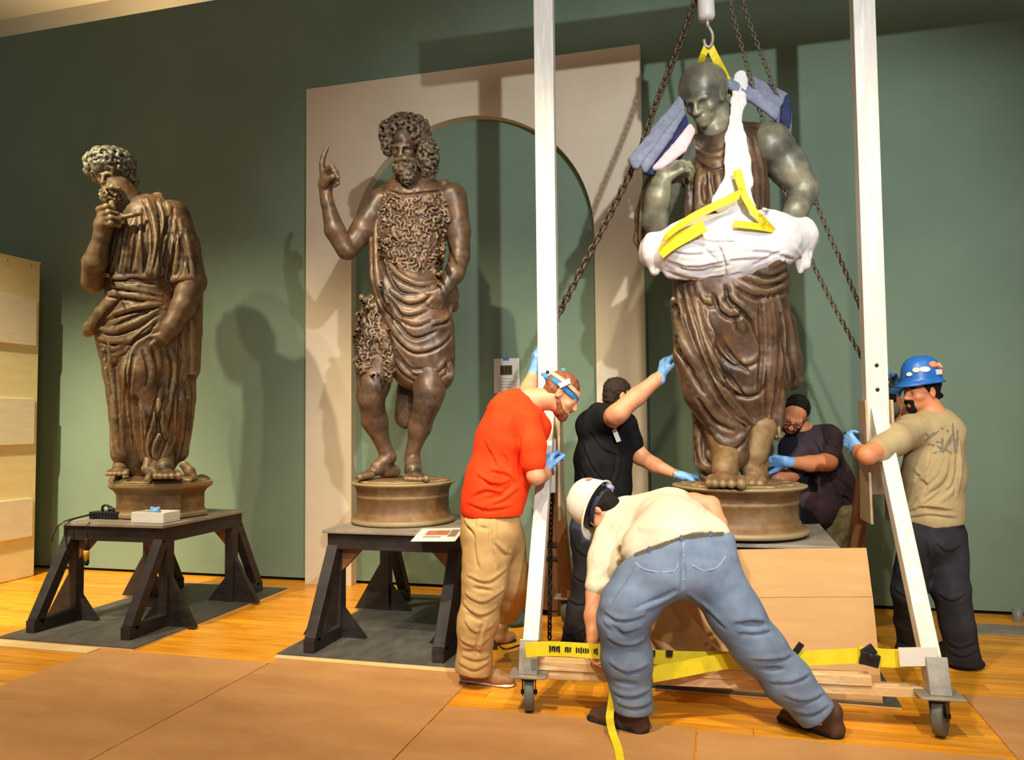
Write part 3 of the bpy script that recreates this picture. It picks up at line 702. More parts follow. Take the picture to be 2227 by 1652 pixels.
strap('loose_strap', [P(1342, 1455, 3.93), P(1334, 1500, 3.90), P(1329, 1535, 3.80), P(1326, 1562, 3.68), np.array(G(1332, 1592, .03)), np.array(G(1345, 1630, .014)), np.array(G(1352, 1680, .012)), np.array(G(1354, 1740, .012))], [.02, .03, .05, .045, .05, .05, .05, .05] if False else .036, 'loose yellow strap trailing over the boards to the bottom edge', side=(1., .35, .1))

# ------------------------------------------------------------------ cardboard in front of the right stand
def cardboard():
    r = empty('cardboard_sheet', tuple(G(1700, 1530)), label='large creased cardboard sheet leaning in front of the strapped statue', cat='cardboard')
    T_ = .006
    y_t, y_b = 4.60, 4.33
    tl, tr = WY(1500, 1196, y_t), WY(1884, 1191, y_t+.02); cl, cr = WY(1440, 1299, 4.52), WY(1898, 1297, 4.53); bl, br = G(1415, 1500), G(1921, 1534, .004)
    bl = np.array([cl[0]-.02, 4.40, .004])
    n = unit(np.cross(tr-tl, cl-tl)); 
    def slab(a, b, c, d, name, nn=4):
        m = MB(); vs = []; fs = []
        for i in range(nn+1):
            t = i/nn
            for j in range(9):
                q = j/8; p = (a*(1-q)+b*q)*(1-t)+(d*(1-q)+c*q)*t; w = .006*math.sin(q*7+t*4)*math.sin(math.pi*t); vs.append(p+np.array([0, -w, 0]))
        k = len(vs); vs += [p+np.array([0, T_, 0]) for p in vs]
        for i in range(nn):
            for j in range(8):
                f = (i*9+j, i*9+j+1, (i+1)*9+j+1, (i+1)*9+j); fs += [f, tuple(k+v for v in f[::-1])]
        rim = [j for j in range(9)]+[i*9+8 for i in range(1, nn+1)]+[nn*9+j for j in range(7, -1, -1)]+[i*9 for i in range(nn-1, 0, -1)]
        fs += [(rim[i], rim[(i+1) % len(rim)], k+rim[(i+1) % len(rim)], k+rim[i]) for i in range(len(rim))]
        m.quad(vs, fs); m.build(name, M['card'], r)
    slab(tl, tr, cr, cl, 'upper_panel'); slab(cl+np.array([0, -.004, -.002]), cr+np.array([0, -.004, -.002]), br, bl, 'lower_panel')
    # the flap folded forward on the left
    a = WY(1395, 1352, 4.30); b = WY(1470, 1300, 4.42); c = WY(1560, 1440, 4.22); d = np.array(G(1500, 1500, .03))
    vs = []; fs = []; N_ = 12
    for i in range(N_+1):
        t = i/N_; p0 = a*(1-t)**2+2*t*(1-t)*WY(1432, 1425, 4.20)+WY(1500, 1470, 4.14)*t*t; p1 = b*(1-t)**2+2*t*(1-t)*WY(1528, 1380, 4.36)+WY(1600, 1450, 4.30)*t*t
        for j in range(5):
            q = j/4; vs.append(p0*(1-q)+p1*q+np.array([0, -.03*math.sin(math.pi*q), .0]))
    k = len(vs); vs += [np.array(p)+np.array([.002, T_, .003]) for p in vs]; m = MB()
    for i in range(N_):
        for j in range(4):
            f = (i*5+j, i*5+j+1, (i+1)*5+j+1, (i+1)*5+j); fs += [f, tuple(k+v for v in f[::-1])]
    rim = [j for j in range(5)]+[i*5+4 for i in range(1, N_+1)]+[N_*5+j for j in range(3, -1, -1)]+[i*5 for i in range(N_-1, 0, -1)]
    fs += [(rim[i], rim[(i+1) % len(rim)], k+rim[(i+1) % len(rim)], k+rim[i]) for i in range(len(rim))]
    m.quad(vs, fs, True); m.build('folded_flap', M['card'], r)
    # brown underside flap end
    m = MB(); m.prism([WY(1393, 1355, 4.31), WY(1425, 1345, 4.33), WY(1470, 1440, 4.25), WY(1405, 1450, 4.24)], (0, .006, .002)); m.build('side_flap', M['card'], r)
cardboard()

# ------------------------------------------------------------------ small things around the stands
def tool_box():
    c = np.array([-4.60, 5.02, .747]); r = empty('power_strip_box', tuple(c), label='black ridged power box with cables on the left stand top', cat='tool')
    b = MB(); b.box((c[0]-.115, c[1]-.06, .747), (c[0]+.135, c[1]+.06, .80)); b.build('case', M['blacktool'], r, .006)
    b = MB()
    for i in range(9): b.box((c[0]-.105+i*.027, c[1]-.064, .752), (c[0]-.093+i*.027, c[1]-.058, .795))
    b.build('rib', M['blacktool'], r, kind='stuff')
    b = MB(); b.tube(crom([c+(-.04, 0, .05), c+(-.035, -.01, .085), c+(0, -.01, .1), c+(.05, .01, .07), c+(.09, .02, .055)], .01), .009, 8); b.tube(crom([c+(.02, .0, .05), c+(.02, -.02, .075), c+(.06, -.02, .07), c+(.085, 0, .052)], .01), .011, 8); b.build('handle', M['blacktool'], r)
    b = MB(); b.lathe(c+(.02, -.02, .052), [(.02, 0), (.02, .02), (.012, .034)], 14); b.build('dial', M['steel'], r)
    f = 4.725
    b = MB(); b.tube(crom([c+(-.06, -.05, .04), np.array([c[0]-.075, f, .75]), np.array([c[0]-.075, f-.01, .6]), np.array([c[0]-.06, f, .5])], .02), .006, 6)
    b.tube(crom([c+(-.08, -.05, .04), np.array([c[0]-.12, f, .75]), np.array([c[0]-.2, f-.005, .66]), np.array([c[0]-.22, f, .60])], .02), .005, 6); b.build('cable', M['blacktool'], r)
    d = np.array([-4.50, f-.005, 0]); r2 = empty('hanging_cutter', (d[0], d[1], .52), label='black and yellow handled tool hanging on a cord from the left stand', cat='tool')
    b = MB(); b.tube([d+(0, .03, .752), d+(0, 0, .74), d+(0, 0, .64)], .0035, 6); b.build('cord', M['blacktool'], r2)
    b = MB(); b.lathe(d+(0, 0, .645), [(.006, 0), (.012, -.01), (.016, -.05), (.019, -.09)], 12, (0, 0, 1)); b.build('neck', M['blacktool'], r2)
    b = MB(); b.lathe(d+(0, 0, .49), [(.019, 0), (.019, -.03), (.012, -.045)], 12, (0, 0, 1)); b.build('grip', M['blacktool'], r2)
    b = MB(); b.lathe(d+(0, 0, .555), [(.019, 0), (.020, -.02), (.019, -.065)], 12, (0, 0, 1)); b.build('yellow_sleeve', sm('yellow_plastic', (222, 168, 30), rough=.4), r2)
    c = np.array([-4.06, 4.92, .747]); r3 = empty('foam_tray', tuple(c), label='white box with a crumpled blue glove inside on the left stand top', cat='box')
    b = MB(); w, h, t = .155, .075, .012
    b.box((c[0]-w, c[1]-.09, .747), (c[0]+w-.03, c[1]+.09, .757)); b.box((c[0]-w, c[1]-.09, .757), (c[0]+w-.03, c[1]-.09+t, .747+h)); b.box((c[0]-w, c[1]+.09-t, .757), (c[0]+w-.03, c[1]+.09, .747+h)); b.box((c[0]-w, c[1]-.09+t, .757), (c[0]-w+t, c[1]+.09-t, .747+h)); b.box((c[0]+w-.03-t, c[1]-.09+t, .757), (c[0]+w-.03, c[1]+.09-t, .747+h)); b.build('tray', M['white'], r3, .003)
    S = Sdf(.005); c2 = c+np.array([-.02, 0, .07]); S.ell(c2, (.04, .035, .02)); S.cone(c2, c2+(-.03, 0, .03), .014, .01); S.cone(c2, c2+(.03, 0, .028), .014, .011); S.cone(c2, c2+(.0, .03, .02), .013, .01); S.cone(c2-(0, 0, .05), c2, .03, .03); S.noise(.004, 40)
    S.mesh('rumpled_glove', M['glove'], label='crumpled light blue glove in the white box', cat='glove')
M['glove'] = sm('blue_nitrile', (104, 160, 222), (134, 184, 236), rough=.45, scale=18, bump=.15, bscale=90)
tool_box()
def leaflet():
    a, b, c, d = G(893, 1177, .748), G(990, 1177, .748), G(1012, 1148, .748), G(918, 1150, .748)
    r = empty('leaflet', tuple((a+c)/2), label='printed white leaflet with red and brown picture on the middle stand corner', cat='paper')
    m = MB(); m.prism([a, b, c, d], (0, 0, .003)); m.build('sheet', M['paper'], r)
    def q(u_, v_): return (a*(1-u_)+b*u_)*(1-v_)+(d*(1-u_)+c*u_)*v_+np.array([0, 0, .0032])
    m = MB(); m.prism([q(.2, .42), q(.72, .42), q(.72, .8), q(.2, .8)], (0, 0, .0006)); m.build('red_print', sm('red_print', (196, 120, 84), (170, 90, 60), rough=.8, scale=30), r)
    m = MB(); m.prism([q(.74, .3), q(.92, .3), q(.92, .85), q(.74, .85)], (0, 0, .0006)); m.prism([q(.2, .25), q(.6, .25), q(.6, .33), q(.2, .33)], (0, 0, .0006)); m.build('brown_print', sm('brown_print', (120, 96, 74), (150, 130, 110), rough=.8, scale=40), r)
leaflet()
def notice():
    Y = YW-.003; a, b = WY(1074, 780, Y), WY(1130, 854, Y); r = empty('notice_sheet', tuple((a+b)/2), label='white notice with a small brown picture taped inside the arch', cat='paper')
    box('sheet', (a[0], Y-.0, b[2]), (b[0], Y+.002, a[2]), M['paper'], r); w, h = b[0]-a[0], a[2]-b[2]
    f = lambda u_, v_: (a[0]+w*u_, a[2]-h*v_)
    def rect(name, u0, v0, u1, v1, m, t=.001):
        x0, z0 = f(u0, v0); x1, z1 = f(u1, v1); box(name, (x0, Y-t, z1), (x1, Y, z0), m, r)
    rect('picture', .25, .2, .72, .48, sm('picture_brown', (104, 84, 44), (70, 56, 34), rough=.8, scale=30))
    pf = sm('picture_dark', (52, 40, 26), rough=.8)
    for i in range(3): rect('printed_figure', .3+i*.14, .24, .39+i*.14, .45, pf, .0014)
    tx = sm('faded_print', (176, 160, 146), rough=.9)
    for i, w_ in enumerate((.5, .62, .58, .4)): rect('text_line', .2, .58+i*.08, .2+w_, .60+i*.08, tx, .0012)
    rect('tape', .36, -.03, .6, .06, sm('blue_tape', (70, 110, 200), rough=.6), .002)
notice()
def brown_box():
    X, Y = -1.28, 5.76
    r = empty('wooden_box', (X, Y, 0), label='brown wooden box standing behind the red-shirted man', cat='box')
    box('carcass', (X-.14, Y, .05), (X+.05, Y+.35, .80), M['brownbox'], r, .005); box('rail', (X-.145, Y-.012, .52), (X+.055, Y, .56), M['stand'], r, .002); box('lower_rail', (X-.145, Y-.012, .42), (X+.055, Y, .45), M['stand'], r, .002)
    for x in (X-.13, X-.01): box('foot', (x, Y+.02, .0), (x+.05, Y+.3, .05), M['brownbox'], r)
brown_box()
def odds():
    a = G(2165, 1372); sheet('grey_plate', a[0]-.17, a[0]+.26, a[1]-.12, a[1]+.15, .012, M['standtop'], 'small grey board on the floor by the right wall', 'board')
    c = G(2214, 1352); m = MB(); m.lathe((c[0], c[1], .0), [(.028, 0), (.03, .004), (.037, .09), (.034, .09), (.028, .008)], 20)
    gl = bpy.data.materials.new('clear_plastic'); gl.use_nodes = True; b = gl.node_tree.nodes['Principled BSDF']; b.inputs['Transmission Weight'].default_value = .8; b.inputs['Roughness'].default_value = .1; b.inputs['Base Color'].default_value = (.9, .9, .88, 1)
    m.build('plastic_cup', gl, off=(c[0], c[1], 0), label='clear plastic cup on the floor at the right edge', cat='cup')
    S = Sdf(.008); F_ = Fig(5.5); g = G(1130, 1350, .03); S.ell(g, (.14, .06, .035), (unit((.7, .7, 0)), unit((-.7, .7, 0)), (0, 0, 1)), .02); S.ell(g+(.05, .06, .03), (.08, .06, .03)); S.noise(.008, 14, 'b'); S.cut((0, 0, .002), (0, 0, -1))
    S.mesh('dark_cloth', sm('dark_green_cloth', (46, 58, 52), (58, 70, 64), rough=.9, scale=20), label='dark green cloth heap on the floor behind the red-shirted man', cat='cloth')
    p = [G(1092, 1345, .006), G(1075, 1375, .006), G(1095, 1410, .006), G(1140, 1400, .006), G(1178, 1405, .006)]
    m = MB(); m.tube(crom(p, .03), .005, 6); m.build('extension_cable', M['blacktool'], off=tuple(p[2]), label="thin black cord on the floor by the red-shirted man's feet", cat='cable')
odds()

# ================================================================== BRONZE STATUES
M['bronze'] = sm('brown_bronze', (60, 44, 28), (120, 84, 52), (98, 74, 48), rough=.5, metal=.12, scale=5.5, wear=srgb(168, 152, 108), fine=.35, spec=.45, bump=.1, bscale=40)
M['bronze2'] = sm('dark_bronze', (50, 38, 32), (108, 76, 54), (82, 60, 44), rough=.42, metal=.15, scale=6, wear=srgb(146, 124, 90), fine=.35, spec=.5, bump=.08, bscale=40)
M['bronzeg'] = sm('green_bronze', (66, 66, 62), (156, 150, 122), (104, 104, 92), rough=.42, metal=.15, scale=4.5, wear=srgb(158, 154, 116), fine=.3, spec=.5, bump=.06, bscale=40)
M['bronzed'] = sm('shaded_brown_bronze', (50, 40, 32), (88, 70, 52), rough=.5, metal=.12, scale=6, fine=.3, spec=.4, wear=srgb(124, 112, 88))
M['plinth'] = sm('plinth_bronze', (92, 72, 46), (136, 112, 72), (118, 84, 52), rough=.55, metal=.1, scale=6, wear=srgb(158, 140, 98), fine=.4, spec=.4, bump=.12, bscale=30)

def curls(S, fig, blobs, rad=8, k=.006, seed=1, n=60, h=1.):
    """curly hair: little coiled locks over ellipsoids given as (x, y, d, rx, ry, rd)"""
    rg = np.random.default_rng(seed)
    for (x, y, d, rx, ry, rd) in blobs:
        o = fig.p(x, y, d); sc_ = np.array([fig.r(rx), fig.r(ry), fig.r(rd)]); B_ = np.array([R0, U0, F0])
        for i in range(n):
            z = 1-2*(i+.5)/n; a = i*2.39996; v = unit(np.array([math.cos(a)*math.sqrt(1-z*z), z, math.sin(a)*math.sqrt(1-z*z)])+rg.normal(0, .10, 3))
            t = unit(np.cross(v, rg.normal(0, 1, 3))); w = np.cross(v, t); r = fig.r(rad)*rg.uniform(.75, 1.2)*h; a0 = rg.uniform(0, 6.28); sg = rg.choice([-1, 1]); prev = None
            for j in range(6):
                q = r*(1.15-.14*j); th = a0+sg*j*1.0; p = o+(v*sc_)@B_*.97+(t*math.cos(th)+w*math.sin(th))@B_*q+(v@B_)*r*.12*j
                if prev is not None: S.cone(prev, p, r*.42, r*.40, k)
                prev = p
def squiggles(S, fig, boxes, n, r, seed=3, k=.006):
    """tangled locks of fleece: short S-shaped cords laid on the surface"""
    rg = np.random.default_rng(seed)
    for (x0, y0, x1, y1) in boxes:
        m = int(n*(x1-x0)*(y1-y0)/9000.)
        for i in range(m):
            x, y = rg.uniform(x0, x1), rg.uniform(y0, y1); a = rg.normal(1.9, .7); L = rg.uniform(14, 26); w = rg.uniform(3, 7)*rg.choice([-1, 1]); c, s_ = math.cos(a), math.sin(a)
            pts = [(x+c*(t-.5)*L-s_*w*math.sin(t*6.3), y+s_*(t-.5)*L+c*w*math.sin(t*6.3)) for t in (0, .2, .4, .6, .8, 1.)]
            S.fold(fig, pts, r*rg.uniform(.8, 1.25), k, gv=.62 if i % 2 else 0, sink=.1, step=3.)

# ---------------------------------------------------------------- left statue, stroking its beard
def statue_left():
    f = Fig(6.17)
    root = empty('bronze_statue', tuple(f.p(325, 1130)*np.array([1, 1, 0])+np.array([0, 0, .747])), label='bronze statue stroking its beard, curly-haired and robed, at the left', cat='statue', group='bronze statues on timber stands')
    B = M['bronze']
    # head, beard, hands, feet
    S = Sdf(.0085)
    fw = -F0*.9-R0*.12-U0*.42; up = U0*.86-F0*.4+R0*.04
    head(S, f.p(244, 380, .03), fw, up, 1.22, ears=False, eyes=False, lips=0)
    f.c(S, (258, 408, .02, 30), (290, 470, -.05, 42), .03)
    # left-hand side: bent arm
    f.ch(S, [(262, 492, .02, 34), (226, 560, .10, 28), (203, 610, .13, 23)], .03); f.ch(S, [(203, 612, .14, 24), (206, 572, .21, 25), (222, 515, .24, 17), (228, 498, .24, 16)], .02)
    f.ch(S, [(222, 512, .24, 16), (226, 490, .25, 20), (232, 472, .25, 20)], .02)
    for fy, x0, x1 in ((452, 216, 246), (464, 218, 254), (476, 222, 260), (488, 226, 258)): f.ch(S, [(x0, fy+4, .27, 8), ((x0+x1)/2, fy-2, .31, 7.5), (x1, fy+2, .27, 6.5)], .006)
    f.ch(S, [(236, 470, .27, 8), (244, 452, .28, 7), (243, 441, .25, 6)], .006)
    f.ch(S, [(240, 470, .25, 6), (262, 474, .26, 6), (288, 468, .24, 5.5), (306, 464, .2, 4.5)], .01)
    # hanging hand
    f.ch(S, [(418, 612, .0, 30), (398, 668, .07, 25), (372, 712, .13, 20), (357, 735, .15, 15)], .025)
    hand(S, f.p(360, 728, .15), -U0*.8-R0*.45-F0*.2, -R0*.6+F0*.6-U0*.1, .24, (.4, .75, .5), -1, .1, .007, 1.15)
    f.ch(S, [(292, 468, -.06, 36), (305, 540, -.01, 48), (306, 620, -.01, 50), (318, 720, -.03, 52)], .04); f.c(S, (275, 490, -.02, 26), (372, 480, -.05, 26), .03); f.ch(S, [(372, 480, -.05, 26), (398, 540, -.03, 26), (418, 612, .0, 28)], .03); f.c(S, (290, 730, -.04, 26), (265, 985, .0, 12), .02); f.c(S, (265, 985, .0, 12), (265, 1004, .04, 14), .02); f.ch(S, [(330, 730, -.04, 26), (345, 970, .0, 12), (357, 996, .10, 15)], .02)
    for p_ in ((265, 1008, .04, 250, 1036, .25, 16), (357, 998, .11, 362, 1042, .36, 19)):
        a = f.p(*p_[:3]); t = f.p(*p_[3:6]); foot(S, a, t, f.r(p_[6]))
    S.noise(.003, 16, 'b')
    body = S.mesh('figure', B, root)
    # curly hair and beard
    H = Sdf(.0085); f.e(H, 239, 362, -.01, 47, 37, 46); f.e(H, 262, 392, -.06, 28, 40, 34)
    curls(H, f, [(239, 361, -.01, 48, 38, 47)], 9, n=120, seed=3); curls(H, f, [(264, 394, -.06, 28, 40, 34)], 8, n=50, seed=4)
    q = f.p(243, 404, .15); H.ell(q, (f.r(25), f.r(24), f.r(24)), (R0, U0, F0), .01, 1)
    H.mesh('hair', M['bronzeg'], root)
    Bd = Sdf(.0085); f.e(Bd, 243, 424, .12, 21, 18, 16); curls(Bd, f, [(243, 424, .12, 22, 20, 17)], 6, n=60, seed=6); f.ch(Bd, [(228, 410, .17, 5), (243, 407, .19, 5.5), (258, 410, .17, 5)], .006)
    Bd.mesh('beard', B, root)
    # robe
    C = Sdf(.0075)
    f.ch(C, [(322, 484, -.02, 62), (316, 540, .0, 74), (306, 605, .0, 72)], .05, .78); f.c(C, (278, 492, -.02, 34), (374, 474, -.05, 34), .04, .9); f.c(C, (322, 446, -.08, 22), (290, 470, -.1, 24), .03)
    f.c(C, (306, 620, .0, 74), (312, 720, -.02, 92), .05, .72); f.c(C, (314, 730, -.02, 94), (330, 860, -.04, 88), .05, .72); f.c(C, (330, 870, -.04, 86), (326, 985, -.05, 64), .05, .74)
    # sleeve at the right
    f.ch(C, [(376, 468, -.02, 34), (398, 540, -.01, 36), (412, 602, .0, 34)], .03, 1.); f.c(C, (400, 545, -.05, 30), (422, 604, -.05, 22), .02); f.c(C, (385, 610, .06, 14), (432, 600, .0, 10), .012); f.c(C, (415, 610, -.1, 26), (414, 720, -.12, 24), .03); f.c(C, (414, 720, -.12, 24), (412, 800, -.08, 22), .03)
    # cape down the right
    f.c(C, (410, 690, -.06, 26), (392, 985, -.10, 18), .04)
    # knee pushed forward, shin
    f.ch(C, [(320, 740, .05, 50), (303, 812, .17, 37), (322, 900, .14, 38), (340, 985, .12, 34)], .04)
    # left column of cloth over the standing leg
    f.ch(C, [(232, 720, .04, 24), (252, 810, .06, 24), (266, 900, .06, 26), (268, 985, .06, 26)], .035)
    # apron tail at the left
    f.ch(C, [(258, 640, .14, 20), (225, 680, .16, 17), (198, 712, .15, 14), (190, 722, .14, 11)], .02)
    # hollows
    for x, y, d, r, yy, xx in ((258, 590, .25, 16, 600, 285), (292, 870, .26, 12, 985, 292)):
        f.c(C, (x, y, d, r), (xx, yy, d-.02, r), .03, sub=1)
    C.noise(.006, (7, 7, 3), 'n')
    for a_ in ([(318, 436, .05), (330, 470, .14), (336, 530, .19), (330, 590, .2)], [(342, 432, .02), (352, 470, .11), (352, 530, .16), (342, 590, .17)]): f.ch(C, [(x, y, d-.035, 15) for x, y, d in a_], .014, .6)
    C.fold(f, [(376, 452), (366, 500), (360, 560), (358, 604)], .03, .014, sub=1)
    C.fold(f, [(310, 452), (312, 500), (314, 560), (312, 590)], .016, .012, sub=1)
    K = .012; R1 = .019
    V = [ # raised folds: collar, mantle over the shoulder, sleeve
        [(318, 432), (335, 480), (340, 530), (332, 580)], [(345, 432), (356, 480), (352, 535), (338, 600)], [(362, 440), (372, 475), (360, 530)],
        [(300, 462), (285, 500), (276, 560), (268, 600)], [(276, 500), (268, 560), (262, 598)], [(262, 520), (252, 570), (240, 596)],
        [(378, 480), (386, 540), (378, 600), (366, 625)], [(392, 478), (400, 540), (394, 590), (380, 612)], [(404, 500), (414, 560), (422, 604)], [(366, 612), (395, 604), (420, 604), (440, 606)], [(370, 632), (390, 620), (400, 615)],
        # bloused waist and apron
        [(222, 596), (255, 604), (300, 600), (340, 604)], [(240, 620), (290, 628), (350, 640)], [(236, 636), (290, 644), (350, 652)], [(230, 690), (280, 672), (330, 664), (358, 668)], [(250, 680), (300, 668), (350, 660)],
        # swags
        [(214, 712), (250, 718), (300, 700), (345, 672)], [(214, 734), (255, 742), (300, 730), (340, 690)], [(222, 760), (260, 756), (310, 722), (330, 700)], [(228, 782), (256, 770), (290, 750)], [(232, 800), (248, 785), (262, 772)],
        [(335, 712), (300, 742), (280, 780), (272, 840), (268, 960)], [(328, 730), (296, 752), (284, 790), (284, 850)], [(238, 740), (242, 800), (250, 860), (256, 970)], [(256, 800), (262, 870), (266, 975)], [(244, 860), (250, 920), (258, 985)],
        [(338, 752), (346, 790), (338, 830)], [(318, 760), (330, 800), (326, 840)], [(300, 860), (316, 920), (320, 990)], [(352, 845), (338, 900), (322, 960), (326, 1000)], [(376, 850), (358, 920), (334, 975), (344, 1006)], [(388, 870), (376, 950), (356, 1000)],
        [(372, 760), (382, 800), (376, 850)], [(400, 740), (404, 790), (398, 830)], [(418, 700), (418, 760), (416, 815)], [(420, 830), (414, 920), (400, 1000)], [(396, 850), (394, 930), (382, 1004)], [(345, 870), (352, 920), (368, 960)]]
    rv = np.random.default_rng(2)
    for v in V:
        rr = rv.uniform(.019, .030); C.fold(f, v, rr, .016, gv=.42, sink=.45)
    for v in ([(270, 614), (300, 612), (340, 618)], [(246, 708), (290, 690), (345, 668)], [(262, 650), (225, 690), (206, 720)], [(290, 770), (280, 850), (290, 980)], [(366, 470), (352, 540), (350, 600)], [(384, 500), (376, 560), (364, 606)], [(396, 510), (400, 560), (388, 606)], [(360, 860), (340, 930)], [(395, 640), (392, 720), (386, 830)], [(300, 480), (292, 540), (284, 596)], [(322, 500), (318, 560), (312, 596)]):
        C.fold(f, v, .016, .012, sub=1)
    C.noise(.0025, 22, 'b')
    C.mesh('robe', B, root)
    # cloth tags of the cape with pale ends
    T = Sdf(.0085)
    for x, y0, y1 in ((378, 760, 852), (412, 720, 818), (398, 790, 872)):
        f.c(T, (x-2, y0, -.01, 9), (x, y1, .02, 15), .01, .5); f.c(T, (x+3, y0, .0, 3), (x+5, y1, .035, 5), .012, .8); T.hem(f.p(x, y1-4, .02), U0, .075, .05)
    T.noise(.003, 18, 'b')
    T.mesh('cape_end', M['plinth'], root)
    # rocky top and eight-sided plinth
    c = np.array([-4.325, 5.27, 0]); z0 = .747; zt = f.p(320, 1046)[2]
    b = MB(); rot = math.radians(14)
    k = f.r(1)
    b.lathe(c+(0, 0, z0), [(96*k, 0), (106*k, .006), (106*k, .03), (100*k, .05), (98*k, .07), (98*k, zt-z0-.09), (104*k, zt-z0-.06), (116*k, zt-z0-.03), (117*k, zt-z0), (60*k, zt-z0+.004)], 8, sx=1.02, sy=.85, smooth=False, rot=rot)
    pl = b.build('plinth', M['plinth'], root, .003)
    b = MB(); n_ = unit((math.sin(YAW*0-.0), -1, 0))
    S = Sdf(.01); cc = c+(0, 0, zt+.006); S.ell(cc, (106*k, 88*k, .035), None, .02); rg = np.random.default_rng(5)
    for i in range(26):
        a = rg.uniform(0, 6.28); q = rg.uniform(.35, .98); S.ell(cc+(math.cos(a)*100*k*q, math.sin(a)*84*k*q, .012), (rg.uniform(.03, .06), rg.uniform(.03, .05), rg.uniform(.015, .04)), None, .02)
    f.ch(S, [(322, 1000, .22, 9), (318, 1020, .26, 10), (330, 1032, .28, 9), (322, 1040, .3, 9)], .01); f.ch(S, [(338, 1005, .2, 8), (332, 1022, .26, 9), (342, 1035, .3, 8)], .01); f.ch(S, [(400, 1010, .12, 10), (412, 1024, .12, 12), (420, 1035, .12, 10)], .01)
    S.noise(.008, 14, 'b'); S.cut(c+(0, 0, zt-.012), (0, 0, -1)); S.mesh('rocky_ground', B, root)
statue_left()

# ---------------------------------------------------------------- middle statue, pointing finger, fleece
def round_plinth(f, root, cx, y_rim, r_rim, r_body, r_base, z0, cy, xs=1., mname='plinth', rimh=.05):
    c = np.array([0, 0, z0]); D = f.D; k = f.r(1); p = f.p(cx, y_rim); q = np.array([p[0], p[1], z0]) if cy is None else np.array([p[0]*cy/p[1], cy, z0]); H = p[2]-z0
    b = MB(); b.lathe(q, [(r_base*.96*k, 0), (r_base*k, .008), (r_base*k, .028), (r_base*.965*k, .04), (r_body*1.045*k, .058), (r_body*1.03*k, .075), (r_body*k, .09), (r_body*k, H*.62), (r_body*1.01*k, H*.64), (r_body*1.01*k, H*.68), (r_body*k, H*.70), (r_body*1.02*k, H*.8), (r_rim*.94*k, H*.91), (r_rim*k, H*.955), (r_rim*k, H*.99), (r_rim*.97*k, H), (r_rim*.4*k, H+.006)], 64)
    return b.build(mname, M['plinth'], root), q, H
